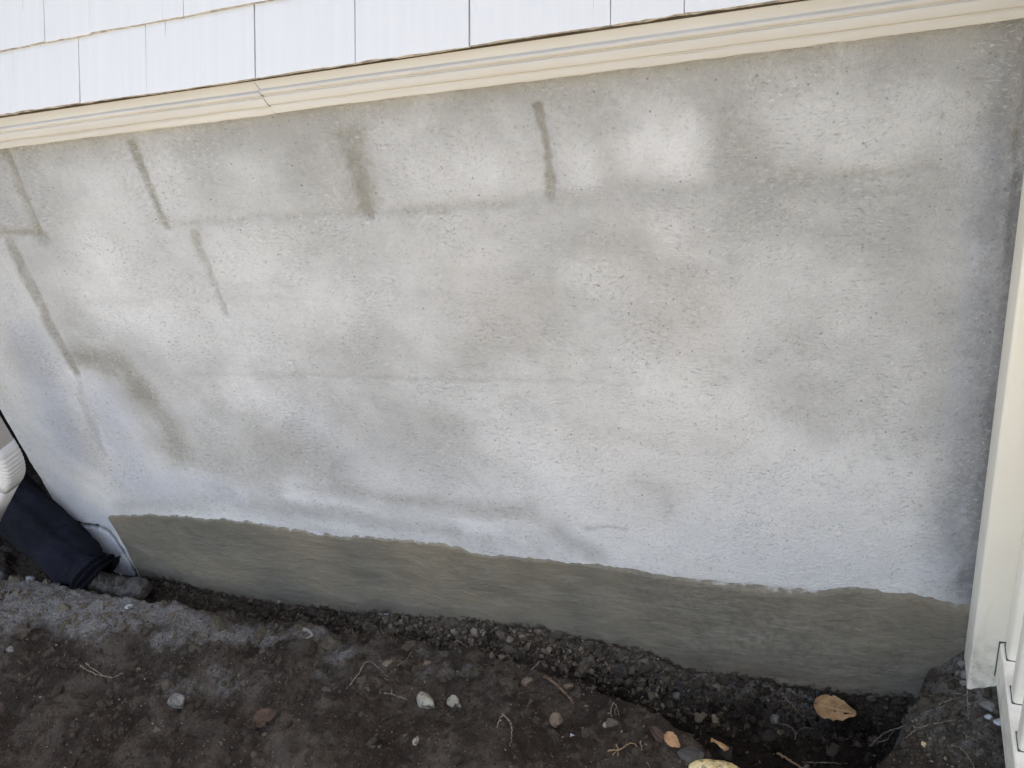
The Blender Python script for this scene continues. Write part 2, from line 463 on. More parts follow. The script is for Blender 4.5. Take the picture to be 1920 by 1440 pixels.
# ------------------------------------------------------------------ the ground
def grade(a, b, step, far_lo, far_hi):
    mid = np.arange(a, b + 1e-9, step)
    lo, s, x = [], step, a
    while x > far_lo:
        s *= 1.32; x -= s; lo.append(max(x, far_lo))
    hi, s, x = [], step, mid[-1]
    while x < far_hi:
        s *= 1.32; x += s; hi.append(min(x, far_hi))
    return np.concatenate([lo[::-1], mid, hi])
gx = grade(-2.95, .50, .0042, -60, 60)
gy = grade(-.78, .04, .0042, -60, .60)
GX, GY = np.meshgrid(gx, gy, indexing='ij')
GZ = height(GX, GY)
V = np.stack([GX, GY, GZ], -1).reshape(-1, 3)
ground = fast_mesh('ground', V, grid_faces(len(gx), len(gy)), SOIL, None, True, kind='structure')
ground['label'] = 'dark moist dug soil in front of the foundation wall'
dtr = inside_dist(GX, GY)
DRY = [([(-2.7, -.2), (-2.2, -.22), (-2.0, -.17)], .10, .9), ([(-2.75, -.35), (-2.4, -.3)], .09, .6), ([(-2.0, -.17), (-1.75, -.18)], .055, .6),
       ([(-1.86, -.28), (-1.78, -.26), (-1.7, -.24)], .05, .6), ([(-1.75, -.20), (-1.55, -.19), (-1.45, -.18)], .05, .6), ([(-1.6, -.33), (-1.5, -.36), (-1.38, -.30)], .05, .3),
       ([(-1.72, -.38), (-1.66, -.40)], .05, .4), ([(-1.42, -.16), (-1.25, -.22)], .05, .5), ([(-1.16, -.23), (-.98, -.22), (-.9, -.19)], .03, .25), ([(-1.3, -.27), (-1.22, -.33)], .06, .3),
       ([(.2, -.07), (.24, -.12), (.3, -.16)], .07, .45), ([(.16, -.12), (.13, -.2)], .03, .5), ([(.22, -.12), (.26, -.18), (.2, -.2)], .08, .45), ([(.25, -.2), (.3, -.26)], .05, .4), ([(-.55, -.010), (-.3, -.014), (-.02, -.010)], .035, .85)]
dry = np.zeros(GX.shape)
wxx, wyy = GX + .05 * fbm(GX * 8, GY * 8, 3, 91), GY + .05 * fbm(GX * 8, GY * 8, 3, 92)
for pts, r, s in DRY:
    dd = seg_dist(wxx, wyy, pts)
    dry = np.maximum(dry, s * (1 - smooth(.0, r * 1.6, dd)))
dry += .22 * smooth(.0, .4, fbm(GX * 5, GY * 5, 4, 95)) * (dtr < 0) * smooth(-.55, -.2, GY) + .35 * np.exp(-((dtr + .03) / .03) ** 2) * smooth(.3, -.25, fbm(GX * 9, GY * 9, 3, 96)) * smooth(-.5, -1.3, GX)
wet_shade = smooth(-.01, .04, dtr) * smooth(-1.0, -.3, GX) * smooth(-.005, -.035, GY)  # moist trench soil, with the trench's shade painted in as well
lawn = smooth(-1.7, -2.3, GY + .3 * fbm(GX * 2, GY * 2, 3, 97))
lawn = np.maximum(lawn, smooth(.6, 1.0, GX))
set_color(ground, 'soil', np.stack([dry, wet_shade, lawn, np.ones_like(dry)], -1))

# ------------------------------------------------------------------ the house
house = empty('house', (0, 0, 0), label='house wall of white shingles above cream trim and grey parged foundation', category='house')

# --- foundation wall: finely gridded face that carries the joints, the ragged corner, the stains and some painted light
STAINS_AND_LIGHT = [  # channel, points along the wall (x, z), radius, softness, strength
    ('damp', [(-1.846, 1.408), (-1.853, 1.309), (-1.860, 1.192)], 0.019, 0.80, 0.64),
    ('damp', [(-2.028, 1.217), (-1.922, 1.205), (-1.848, 1.199)], 0.017, 0.80, 0.68),
    ('damp', [(-1.458, 1.389), (-1.459, 1.293), (-1.459, 1.197)], 0.013, 0.75, 0.85),
    ('damp', [(-1.455, 1.286), (-1.458, 1.210)], 0.018, 0.75, 0.68),
    ('damp', [(-0.913, 1.358), (-0.919, 1.275), (-0.921, 1.190)], 0.014, 0.75, 0.81),
    ('damp', [(-0.899, 1.338), (-0.907, 1.274), (-0.913, 1.224)], 0.035, 1.00, 0.75),
    ('damp', [(-0.937, 1.342), (-0.934, 1.276), (-0.937, 1.208)], 0.037, 1.00, 0.45),
    ('damp', [(-0.515, 1.374), (-0.517, 1.293), (-0.516, 1.196)], 0.009, 0.75, 0.85),
    ('damp', [(-1.391, 1.174), (-1.386, 1.073), (-1.385, 0.965)], 0.012, 0.80, 0.51),
    ('damp', [(-1.982, 1.188), (-1.991, 1.041), (-1.995, 0.880), (-1.989, 0.792)], 0.017, 0.80, 0.72),
    ('pale', [(-1.982, 1.057), (-1.995, 0.880), (-2.074, 0.686)], 0.086, 1.00, 0.50),
    ('pale', [(-2.018, 1.119), (-2.063, 0.963)], 0.074, 1.00, 0.50),
    ('grey', [(-0.857, 0.536), (-0.800, 0.407)], 0.008, 1.00, 0.25),
    ('damp', [(-1.943, 1.116), (-1.945, 0.962)], 0.063, 1.00, 0.15),
    ('grey', [(-1.987, 0.795), (-2.022, 0.651), (-2.036, 0.517)], 0.014, 0.90, 0.50),
    ('pale', [(-0.844, 0.403), (-0.709, 0.365)], 0.019, 1.00, 0.40),
    ('damp', [(-1.934, 0.850), (-1.796, 0.823), (-1.769, 0.739)], 0.060, 1.00, 0.80),
    ('damp', [(-1.769, 0.739), (-1.728, 0.635), (-1.746, 0.552)], 0.065, 1.00, 0.70),
    ('damp', [(-1.755, 0.533), (-1.598, 0.505), (-1.400, 0.553), (-1.248, 0.510)], 0.113, 1.00, 0.50),
    ('damp', [(-1.238, 0.440), (-0.993, 0.407), (-0.796, 0.425), (-0.707, 0.449)], 0.039, 1.00, 0.30),
    ('damp', [(-0.842, 0.412), (-0.701, 0.408)], 0.041, 1.00, 0.35),
    ('grey', [(-1.373, 0.444), (-1.142, 0.433), (-0.959, 0.419)], 0.018, 1.00, 0.35),
    ('grey', [(-2.083, 0.299), (-1.655, 0.377), (-1.404, 0.361), (-1.108, 0.333), (-0.924, 0.315)], 0.051, 1.00, 0.55),
    ('grey', [(-0.652, 0.371), (-0.594, 0.308), (-0.570, 0.285)], 0.044, 1.00, 0.60),
    ('grey', [(-0.770, 0.341), (-0.715, 0.329)], 0.052, 1.00, 0.35),
    ('grey', [(-0.563, 0.380), (-0.516, 0.386), (-0.471, 0.384)], 0.008, 1.00, 0.60),
    ('grey', [(-0.435, 0.534), (-0.373, 0.493), (-0.377, 0.447)], 0.034, 1.00, 0.35),
    ('grey', [(-1.427, 1.202), (-1.092, 1.200), (-0.785, 1.196), (-0.557, 1.198)], 0.014, 1.00, 0.42),
    ('damp', [(-0.834, 1.194), (-0.602, 1.193)], 0.011, 1.00, 0.26),
    ('grey', [(-0.493, 1.195), (-0.302, 1.199), (-0.093, 1.193)], 0.025, 1.00, 0.35),
    ('damp', [(-0.084, 1.201), (0.024, 1.200), (0.118, 1.203)], 0.013, 1.00, 0.34),
    ('grey', [(-0.093, 1.191), (0.024, 1.187), (0.135, 1.187)], 0.034, 1.00, 0.40),
    ('grey', [(-1.119, 0.797), (-0.757, 0.794), (-0.396, 0.786)], 0.008, 1.00, 0.35),
    ('grey', [(-1.628, 0.793), (-1.119, 0.797)], 0.011, 1.00, 0.20),
    ('grey', [(-1.819, 1.012), (-1.372, 1.017), (-1.107, 1.004)], 0.013, 1.00, 0.15),
    ('grey', [(-1.032, 1.361), (-1.051, 1.274)], 0.078, 1.00, 0.50),
    ('damp', [(-1.010, 1.315), (-0.991, 1.258)], 0.064, 1.00, 0.25),
    ('grey', [(-1.939, 1.395), (-1.383, 1.382), (-0.849, 1.390), (-0.422, 1.397), (-0.073, 1.402), (0.150, 1.401), (0.204, 1.401)], 0.053, 1.00, 0.45),  # grey strip under the moulding, partly its shade painted in
    ('grey', [(-0.448, 1.354), (-0.396, 1.311), (-0.386, 1.233)], 0.056, 1.00, 0.45),
    ('grey', [(-0.208, 1.355), (-0.179, 1.244), (-0.147, 1.166)], 0.083, 1.00, 0.50),
    ('damp', [(-0.167, 1.316), (-0.135, 1.241)], 0.070, 1.00, 0.25),
    ('grey', [(-0.462, 1.124), (-0.416, 1.077)], 0.060, 1.00, 0.30),
    ('damp', [(-0.445, 1.095), (-0.384, 1.081)], 0.056, 1.00, 0.15),
    ('damp', [(-0.277, 1.028), (-0.271, 0.983), (-0.305, 0.938)], 0.066, 1.00, 0.16),
    ('damp', [(-0.371, 0.915), (-0.354, 0.866)], 0.062, 1.00, 0.15),
    ('damp', [(-0.594, 0.991), (-0.736, 0.892), (-0.773, 0.838)], 0.089, 1.00, 0.22),
    ('grey', [(-1.205, 0.894), (-1.023, 0.822)], 0.098, 1.00, 0.18),
    ('grey', [(-1.101, 0.668), (-0.866, 0.615)], 0.101, 1.00, 0.30),
    ('damp', [(-0.890, 0.691), (-0.855, 0.662)], 0.049, 1.00, 0.25),
    ('grey', [(-1.100, 0.571), (-0.726, 0.561)], 0.085, 1.00, 0.30),
    ('damp', [(-0.091, 0.770), (-0.042, 0.759)], 0.067, 1.00, 0.28),
    ('grey', [(-0.121, 0.744), (-0.022, 0.697)], 0.068, 1.00, 0.30),
    ('grey', [(-0.077, 1.083), (0.094, 1.055), (0.108, 1.112)], 0.071, 1.00, 0.25),
    ('grey', [(0.043, 1.115), (0.091, 1.131)], 0.070, 1.00, 0.30),
    ('grey', [(-0.080, 0.889), (0.050, 0.866)], 0.039, 1.00, 0.15),
    ('grey', [(0.098, 0.974), (0.169, 0.910), (0.147, 0.704)], 0.075, 1.00, 0.20),
    ('grey', [(0.170, 1.405), (0.190, 1.335)], 0.051, 1.00, 0.75),
    ('grey', [(0.211, 1.332), (0.219, 1.244), (0.225, 1.105)], 0.024, 1.00, 0.50),
    ('grey', [(0.229, 1.141), (0.233, 1.010), (0.234, 0.823), (0.242, 0.584), (0.242, 0.333)], 0.028, 1.00, 0.55),
    ('sky_tint', [(0.200, 1.212), (0.208, 1.030), (0.209, 0.706), (0.210, 0.446), (0.208, 0.329)], 0.057, 1.00, 0.70),
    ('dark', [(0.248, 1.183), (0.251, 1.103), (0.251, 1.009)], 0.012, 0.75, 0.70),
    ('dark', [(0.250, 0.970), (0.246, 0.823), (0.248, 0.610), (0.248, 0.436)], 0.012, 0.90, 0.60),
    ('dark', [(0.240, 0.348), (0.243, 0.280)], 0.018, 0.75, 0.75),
    ('raw', [(0.228, 1.398), (0.233, 1.307), (0.239, 1.209)], 0.011, 0.75, 0.60),
    ('pale', [(-0.350, 1.288), (-0.286, 1.273), (-0.256, 1.307)], 0.063, 1.00, 0.75),
    ('pale', [(-0.368, 1.261), (-0.260, 1.251)], 0.049, 1.00, 0.45),
    ('pale', [(-0.460, 1.278), (-0.460, 1.244)], 0.046, 1.00, 0.55),
    ('pale', [(-0.571, 1.347), (-0.558, 1.277), (-0.550, 1.235)], 0.039, 1.00, 0.40),
    ('pale', [(-0.776, 1.274), (-0.711, 1.258), (-0.631, 1.262)], 0.074, 1.00, 0.50),
    ('pale', [(-1.201, 1.309), (-1.134, 1.303)], 0.088, 1.00, 0.40),
    ('pale', [(-1.640, 1.344), (-1.605, 1.291)], 0.096, 1.00, 0.30),
    ('pale', [(-0.042, 1.294), (0.038, 1.278), (0.098, 1.297)], 0.088, 1.00, 0.85),
    ('pale', [(-0.473, 1.046), (-0.420, 1.044)], 0.061, 1.00, 0.45),
    ('pale', [(-0.327, 1.137), (-0.301, 1.104)], 0.045, 1.00, 0.45),
    ('pale', [(-0.133, 1.044), (0.002, 1.018)], 0.056, 1.00, 0.35),
    ('pale', [(-1.711, 1.135), (-1.759, 0.990)], 0.104, 1.00, 0.45),
    ('pale', [(-1.268, 1.115), (-1.088, 0.976), (-1.433, 0.879)], 0.130, 1.00, 0.30),
    ('pale', [(-1.851, 1.083), (-1.686, 0.958)], 0.088, 1.00, 0.30),
    ('pale', [(-1.444, 0.738), (-1.241, 0.711)], 0.079, 1.00, 0.40),
    ('pale', [(-1.968, 0.743), (-1.928, 0.654), (-1.930, 0.485)], 0.109, 1.00, 1.00),
    ('pale', [(-1.703, 1.149), (-1.706, 1.019), (-1.599, 0.957)], 0.121, 1.00, 0.50),
    ('sky_tint', [(-1.928, 0.691), (-1.950, 0.522), (-1.952, 0.424)], 0.121, 1.00, 0.85),
    ('pale', [(-1.984, 0.441), (-1.816, 0.410), (-1.622, 0.409)], 0.061, 1.00, 0.90),
    ('sky_tint', [(-2.023, 0.408), (-1.816, 0.410), (-1.640, 0.412)], 0.071, 1.00, 0.70),
    ('sky_tint', [(-2.086, 0.897), (-2.160, 0.684), (-2.182, 0.509)], 0.101, 1.00, 0.80),
    ('sky_tint', [(-2.295, 0.399), (-2.305, 0.267), (-2.204, 0.243)], 0.089, 1.00, 0.90),
    ('grey', [(-2.118, 0.648), (-2.126, 0.492)], 0.082, 1.00, 0.35),
    ('damp', [(-2.333, 0.754), (-2.346, 0.500), (-2.362, 0.329)], 0.086, 1.00, 0.20),
    ('pale', [(-1.404, 0.454), (-1.307, 0.434)], 0.045, 1.00, 0.40),
    ('pale', [(-1.422, 0.406), (-1.254, 0.393), (-1.130, 0.367)], 0.023, 1.00, 0.75),
    ('pale', [(-0.900, 0.354), (-0.826, 0.353), (-0.741, 0.344)], 0.035, 1.00, 0.90),
    ('pale', [(-1.418, 0.321), (-1.181, 0.306), (-0.926, 0.306)], 0.020, 1.00, 0.40),
    ('pale', [(-0.453, 0.487), (-0.196, 0.433), (0.020, 0.484)], 0.129, 1.00, 0.45),
    ('pale', [(-0.322, 0.307), (-0.087, 0.305), (0.189, 0.311)], 0.043, 1.00, 0.60),
    ('pale', [(-0.575, 0.345), (-0.384, 0.308)], 0.043, 1.00, 0.40),
    ('sky_tint', [(-0.316, 0.389), (-0.086, 0.352), (0.177, 0.354)], 0.076, 1.00, 0.20),
    ('pale', [(-0.289, 0.739), (-0.169, 0.554)], 0.130, 1.00, 0.30),
    ('warm', [(-0.506, 0.648), (-0.297, 0.630), (-0.423, 0.535)], 0.167, 1.00, 0.60),
    ('warm', [(-0.299, 0.890), (-0.237, 0.715)], 0.126, 1.00, 0.45),
    ('warm', [(-0.713, 0.994), (-0.613, 0.891)], 0.160, 1.00, 0.40),
    ('warm', [(-0.383, 1.087), (-0.283, 0.960)], 0.119, 1.00, 0.40),
    ('sky_tint', [(-1.286, 0.677), (-1.214, 0.512)], 0.107, 1.00, 0.30),
    ('sky_tint', [(-0.316, 0.389), (-0.172, 0.466)], 0.093, 1.00, 0.10),
]

xs = np.arange(-2.385, .5201, .0042); zs = np.arange(-.30, 1.4341, .0042)
WX, WZ = np.meshgrid(xs, zs, indexing='ij')
chan = {k: np.zeros(WX.shape) for k in ('damp', 'grey', 'pale', 'sky_tint', 'warm', 'dark', 'raw')}
qx = WX + .030 * fbm(WX * 7, WZ * 7, 4, 201) + .008 * fbm(WX * 40, WZ * 40, 2, 203)
qz = WZ + .030 * fbm(WX * 7, WZ * 7, 4, 202) + .008 * fbm(WX * 40, WZ * 40, 2, 204)
tx = WX + .011 * fbm(WX * 16, WZ * 16, 4, 205, .6); tz = WZ + .011 * fbm(WX * 16, WZ * 16, 4, 206, .6)
wvar = 1 + .9 * fbm(WX * 13, WZ * 13, 3, 207)
for ch, pts, r, soft, s in STAINS_AND_LIGHT:
    thin = r < .03
    ax = (tx if thin else qx); az = (tz if thin else qz)
    dd = seg_dist(ax, az, pts)
    if thin: dd = dd * wvar
    inner = r * (1 - soft)
    m = s * (1 - smooth(inner, r * (1.25 if soft > .6 else 1.1), dd))
    chan[ch] = np.maximum(chan[ch], m) if thin else chan[ch] + m * (1 - chan[ch])
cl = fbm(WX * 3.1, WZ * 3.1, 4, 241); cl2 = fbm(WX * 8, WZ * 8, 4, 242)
chan['grey'] = np.clip(chan['grey'] + smooth(1.02, 1.40, WZ + .25 * cl) * (.34 + .5 * cl2) + .30 * smooth(-.25, .2, WX) * smooth(1.15, 1.42, WZ) + .30 * smooth(.10, .20, WX + .05 * cl), 0, 1)  # cloudy coat tone; light falloff toward the top painted in as grey
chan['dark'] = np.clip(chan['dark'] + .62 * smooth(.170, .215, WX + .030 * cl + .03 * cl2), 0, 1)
chan['pale'] = np.clip(chan['pale'] + 1.0 * smooth(-1.1, -.4, WX + .5 * cl) * smooth(.95, .55, WZ + .3 * cl) * smooth(.2, .08, WX + .08 * cl2) + .26 * smooth(.75, .45, WZ + .3 * cl2) + .55 * smooth(-1.45, -1.85, WX + .3 * cl) * smooth(.72, .5, WZ + .2 * cl2) * smooth(-2.3, -2.1, WX + .1 * cl2) + .5 * np.maximum(cl2, 0) * smooth(1.1, .9, WZ), 0, 1)  # chalky bloom; the brighter light low on the wall painted in too
# relief
relief = .0022 * fbm(WX * 4, WZ * 4, 3, 211) + .0011 * fbm(WX * 22, WZ * 22, 3, 212)
GROOVES = [([(-1.846, 1.408), (-1.86, 1.192)], .012, .008), ([(-2.2, 1.203), (-1.848, 1.199)], .012, .003), ([(-1.458, 1.389), (-1.459, 1.197)], .010, .006),
           ([(-.925, 1.358), (-.925, 1.19)], .010, .0075), ([(-.514, 1.372), (-.517, 1.198)], .009, .005), ([(-1.386, 1.172), (-1.387, .97)], .009, .005),
           ([(-1.974, 1.18), (-1.987, .79)], .014, .010), ([(-1.987, .79), (-2.0, .55)], .01, .003), ([(-1.43, 1.2), (-.56, 1.199)], .012, .0012),
           ([(-.4, 1.2), (.13, 1.205)], .014, .0012), ([(-1.6, .795), (-.4, .79)], .007, .001)]
for pts, r, dep in GROOVES:
    dd = seg_dist(tx, tz, pts)
    relief -= dep * (1.15 if dep > .002 else 1) * np.exp(-(dd / r) ** 2)
relief += .004 * np.exp(-((WX + 1.90) / .07) ** 2) * smooth(.75, .95, WZ) * smooth(1.2, 1.1, WZ)
relief += chan['dark'] * .003 * fbm(WX * 60, WZ * 60, 2, 221) + smooth(.15, .24, WX) * .0035 * fbm(WX * 45, WZ * 30, 3, 222)
relief -= .004 * smooth(.236, .243, WX + .01 * fbm(WX * 14, WZ * 14, 3, 223)) * smooth(1.0, 1.05, WZ)
relief += np.where(WZ < .0, .006 * fbm(WX * 30, WZ * 30, 3, 224), 0)
behind = smooth(.255, .235, WZ) * smooth(-2.165, -2.15, WX)
relief = relief * (1 - behind) + behind * (np.minimum(relief, 0) - .003)
# niche at the lower left corner and rounded outer edge
nick = smooth(-.010, -.016, WX + 2.170 + .006 * fbm(WX * 30, WZ * 30, 3, 231)) * smooth(.218, .206, WZ + .010 * fbm(WX * 25, WZ * 25, 3, 232))
relief -= .003 * nick
crk = seg_dist(tx, tz, [(-2.40, .205), (-2.33, .208), (-2.235, .214), (-2.200, .186), (-2.191, .10), (-2.187, .0), (-2.187, -.1)])
relief -= .014 * np.exp(-(crk / .0085) ** 4)
relief -= .012 * smooth(-2.372, -2.386, WX + .006 * fbm(WX * 20, WZ * 20, 3, 233))
Vw = np.stack([WX, -relief, WZ], -1).reshape(-1, 3)
fw = fast_mesh('foundation_wall', Vw, grid_faces(len(xs), len(zs)), PARGE, house, True)
fw['label'] = 'pale grey parged foundation wall with damp block joints'
set_color(fw, 'stain_light_a', np.stack([chan['damp'], chan['grey'], chan['pale'] * (1 - nick) + .75 * nick, np.exp(-(crk / (.0085 + .004 * fbm(WX * 30, WZ * 30, 3, 236))) ** 4)], -1))
set_color(fw, 'stain_light_b', np.stack([np.maximum(chan['sky_tint'], .95 * nick), chan['warm'], chan['dark'], chan['raw']], -1))
# the body of the foundation behind that face, its dark recess past the corner, and its run to the right
box_obj('foundation_return', (-2.374, -2.26, .058, .62, -.3, 1.43), RECESS_SHADE, house)
box_obj('recess_back', (-4.3, -2.374, .52, .62, -.3, 1.15), RECESS_SHADE, house)
box_obj('recess_lintel', (-4.3, -2.388, .006, .62, 1.15, 1.43), PARGE, house)
box_obj('foundation_run', (-7.0, -4.3, .006, .62, -.3, 1.43), PARGE, house)
box_obj('foundation_run', (.518, 5.0, .008, .62, -.3, 1.43), PARGE, house)

# --- fresh damp band of cement along the foot of the wall, a few millimetres proud, with a ragged lip
bxs = np.arange(-2.168, .300, .004); bn = 130
top = np.interp(bxs, [-2.17, -2.151, -1.9, -1.687, -1.464, -1.293, -1.127, -.93, -.903, -.64, -.452, -.338, -.264, -.087, .045, .15, .232, .32],
                     [.262, .277, .298, .304, .296, .278, .291, .291, .274, .276, .268, .257, .249, .259, .288, .29, .272, .272])
top = top + .012 * fbm(bxs * 9, bxs * 0 + 3.3, 4, 301) + .009 * fbm(bxs * 45, bxs * 0 + 1.3, 3, 302)
bot = contact(bxs) - .004 + .022 * fbm(bxs * 9, bxs * 0, 4, 303) + np.interp(bxs, [-2.2, -.6, -.3, .15, .2], [.0, .0, -.005, -.0, -.1])
T = np.linspace(0, 1, bn) ** .8
BX = np.repeat(bxs[:, None], bn, 1)
BZ = bot[:, None] + (top - bot)[:, None] * T[None, :]
BX = BX + .004 * fbm(BX * 20, BZ * 20, 2, 305) * smooth(-2.10, -2.15, BX)
th = .0048 + .003 * fbm(BX * 5, BZ * 9, 3, 311) + .0012 * fbm(BX * 18, BZ * 50, 3, 312)
lip = smooth(0, np.interp(BX, [-2.2, -1.2, -.4, .2], [.008, .010, .03, .04]), top[:, None] - BZ) * smooth(0, .010, BZ - bot[:, None]) * smooth(-2.168, -2.160, BX)
BY = -(th * lip) + .004 * (1 - lip)
BY = BY - .0035 * fbm(BX * 11, BZ * 16, 3, 313) * lip
band = fast_mesh('damp_cement_band', np.stack([BX, BY, BZ], -1).reshape(-1, 3), grid_faces(len(bxs), bn), BAND, house, True)
band['label'] = 'darker damp cement band along the foot of the wall'
e = .40 * smooth(-.9, -.2, BX + .3 * fbm(BX * 4, BZ * 6, 3, 321)) * (.6 + 1.2 * np.maximum(0, fbm(BX * 6, BZ * 14, 3, 322))) + smooth(.03, 0, top[:, None] - BZ) * np.interp(BX, [-2.2, -.5, -.2, .25], [.25, .3, .9, .9]) + .8 * smooth(.035, .0, BZ - bot[:, None]) * smooth(-.75, -.4, BX)  # right end lightened to paint in light it lacks; edges are drying cement
fe = np.clip(1 - (top[:, None] - BZ) / np.interp(BX, [-2.2, -1.2, -.6, -.2, .2], [.010, .014, .016, .030, .034]), 0, 1)
set_color(band, 'dryness_light', np.stack([np.clip(e, 0, 1), fe, np.clip(1 - (BZ - bot[:, None]) / .05, 0, 1), e], -1))

# --- cream water-table moulding, two lengths that meet at an uneven joint
PROFILE = [(.010, 1.504), (-.0200, 1.502), (-.0185, 1.488), (-.0180, 1.474), (-.0182, 1.4655), (-.0205, 1.4640), (-.0238, 1.4622), (-.0252, 1.4590), (-.0246, 1.4560), (-.0222, 1.4543), (-.0208, 1.4532),
           (-.0208, 1.4518), (-.0238, 1.4505), (-.0245, 1.4480), (-.0246, 1.4375), (-.0238, 1.4352), (-.0212, 1.4338), (-.0196, 1.4326), (-.0198, 1.4312), (-.0208, 1.4300), (-.0212, 1.4200), (-.0204, 1.4180), (-.012, 1.4172), (.012, 1.4172)]
def moulding(x0, x1, dy, dz, seed, skew0, skew1):
    n = max(2, int((x1 - x0) / .012)); u = np.linspace(0, 1, n)
    V = []
    for k, (py, pz) in enumerate(PROFILE):
        rel = (pz - 1.4172) / .08
        xa, xb = x0 + skew0 * (1 - rel), x1 + skew1 * (1 - rel)
        X = xa + (xb - xa) * u
        w = .0009 * fbm(X * 3, X * 0 + k * .15, 3, seed) + .0005 * fbm(X * 40, X * 0 + k * .4, 2, seed + 3)
        wz = .0014 * fbm(X * 2.2, X * 0 + 7, 2, seed + 5) + (.0012 * fbm(X * 45, X * 0, 2, seed + 8) if k >= len(PROFILE) - 3 else 0)
        V.append(np.stack([X, py + dy + w * 2, pz + dz + wz], -1))
    V = np.stack(V, 1).reshape(-1, 3)
    F = [tuple(q) for q in grid_faces(n, len(PROFILE), True)]
    m = len(PROFILE)
    F += [tuple(range(m - 1, -1, -1))[::-1], tuple((n - 1) * m + i for i in range(m))[::-1]]
    o = mesh_obj('trim_moulding', V, F, CREAM, house)
    for p in o.data.polygons: p.use_smooth = len(p.vertices) == 4
    o.data.set_sharp_from_angle(angle=math.radians(28))
    return o
ml = moulding(-7.0, -1.086, 0, 0, 401, 0, .034)
ml['label'] = 'cream moulding left of the uneven joint'
mr = moulding(-1.084, 5.0, -.0022, .0022, 431, .034, 0)
mr['label'] = 'cream moulding right of the uneven joint'

# --- shingle siding, flared outward over the trim: every shingle its own piece
FL = math.radians(26); FS, FC = math.sin(FL), math.cos(FL)
def flare(x, s, n):
    """x along the wall, s up the flared slope, n out of it"""
    return (x, -.034 + s * FS - n * FC, 1.4925 + s * FC + n * FS)
EXPOSE = .137
ROWS_FLARED = 5
TOPY = -.034 + ROWS_FLARED * EXPOSE * FS; TOPZ = 1.4925 + ROWS_FLARED * EXPOSE * FC
V = [flare(x, s, -.014) for x in (-7.0, 5.0) for s in (-.002, ROWS_FLARED * EXPOSE)] + [(x, y, z) for x in (-7.0, 5.0) for (y, z) in ((TOPY + .012, 3.2), (TOPY + .25, 3.2), (TOPY + .25, 1.4315), (-.006, 1.4315 + .07))]
F = [(0, 1, 4, 5, 6, 7), (2, 11, 10, 9, 8, 3), (0, 2, 3, 1), (1, 3, 8, 4), (4, 8, 9, 5), (5, 9, 10, 6), (6, 10, 11, 7), (7, 11, 2, 0)]
siding = mesh_obj('siding', V, F, SHEATH, house)
siding['label'] = 'white painted shingle siding flared over the trim'
def shingle(xa, xb, row, k):
    w = xb - xa
    n = 9
    s0 = row * EXPOSE
    out = random.uniform(-.0010, .0010); tilt = random.uniform(-.0016, .0016); drop = random.uniform(-.0018, .0012)
    V, F = [], []
    for side in (0, 1):
        for i in range(n):
            u = i / (n - 1)
            x = xa + w * u
            chip = random.uniform(-.0006, .0006) + (random.uniform(0, .0022) if random.random() < .18 else 0)
            cup = .0009 * math.cos(u * math.pi * 2) * (1 if k % 2 else -1)
            V.append(flare(x, s0 + drop + tilt * (u - .5) + chip, .0 + out + cup - side * .0095))
            V.append(flare(x, s0 + EXPOSE + .030, -.0105 - side * .0025))
    m = 2 * n
    for i in range(n - 1):
        a = 2 * i
        F.append((a, a + 2, a + 3, a + 1))
        F.append((m + a, m + a + 1, m + a + 3, m + a + 2))
        F.append((a, m + a, m + a + 2, a + 2))
        F.append((a + 1, a + 3, m + a + 3, m + a + 1))
    F.append((0, 1, m + 1, m)); a = 2 * (n - 1); F.append((a, m + a, m + a + 1, a + 1))
    o = mesh_obj('shingle', V, F, [WHITE, BUTT], siding)
    for i in range(n - 1): o.data.polygons[4 * i + 2].material_index = 1
    b = o.modifiers.new('bevel', 'BEVEL'); b.width = .0009; b.segments = 2; b.limit_method = 'ANGLE'
    return o
ROWS = {0: [-1.91, -1.715, -1.519, -1.334, -1.062, -.838, -.610, -.360, -.242, -.06, .11, .27, .44],
        1: [-1.93, -1.76, -1.607, -1.476, -1.227, -1.01, -.78, -.56, -.43, -.20, .02, .18, .40],
        2: [-1.90, -1.68, -1.49, -1.30, -1.10, -.90, -.66, -.50, -.30, -.12, .10, .33, .45]}
GAPS = {(0, -1.519): .0016, (0, -1.334): .0026, (0, -1.062): .0044, (0, -.838): .0036, (0, -.610): .0030, (0, -.360): .0026, (0, -.242): .0012}
for row in range(3):
    J = ROWS[row]
    for k in range(len(J) - 1):
        g0, g1 = .65 * GAPS.get((row, J[k]), .0014), .65 * GAPS.get((row, J[k + 1]), .0014)
        shingle(J[k] + g0 * .5, J[k + 1] - g1 * .5, row, k)
# rows and runs that the photograph does not show: one mass
V, F = [], []
for row in range(13):
    segs = [(-7.0, 5.0)] if row > 2 else [(-7.0, ROWS[row][0] - .001), (ROWS[row][-1] + .001, 5.0)]
    for a, b in segs:
        x = a
        while x < b - .02:
            w = min(random.uniform(.12, .26), b - x)
            if row < ROWS_FLARED:
                q4 = lambda X: [flare(X, row * EXPOSE, 0), flare(X, row * EXPOSE, -.0095), flare(X, (row + 1) * EXPOSE + .03, -.013), flare(X, (row + 1) * EXPOSE + .03, -.0105)]
            else:
                za = TOPZ + (row - ROWS_FLARED) * EXPOSE
                q4 = lambda X: [(X, TOPY - .004, za), (X, TOPY + .0055, za), (X, TOPY + .0105, za + EXPOSE + .03), (X, TOPY + .0075, za + EXPOSE + .03)]
            v = q4(x) + q4(x + w - .002)
            f = [(0, 1, 2, 3), (4, 7, 6, 5), (0, 4, 5, 1), (1, 5, 6, 2), (2, 6, 7, 3), (3, 7, 4, 0)]
            o_ = len(V); V += v; F += [tuple(i + o_ for i in q) for q in f]
            x += w
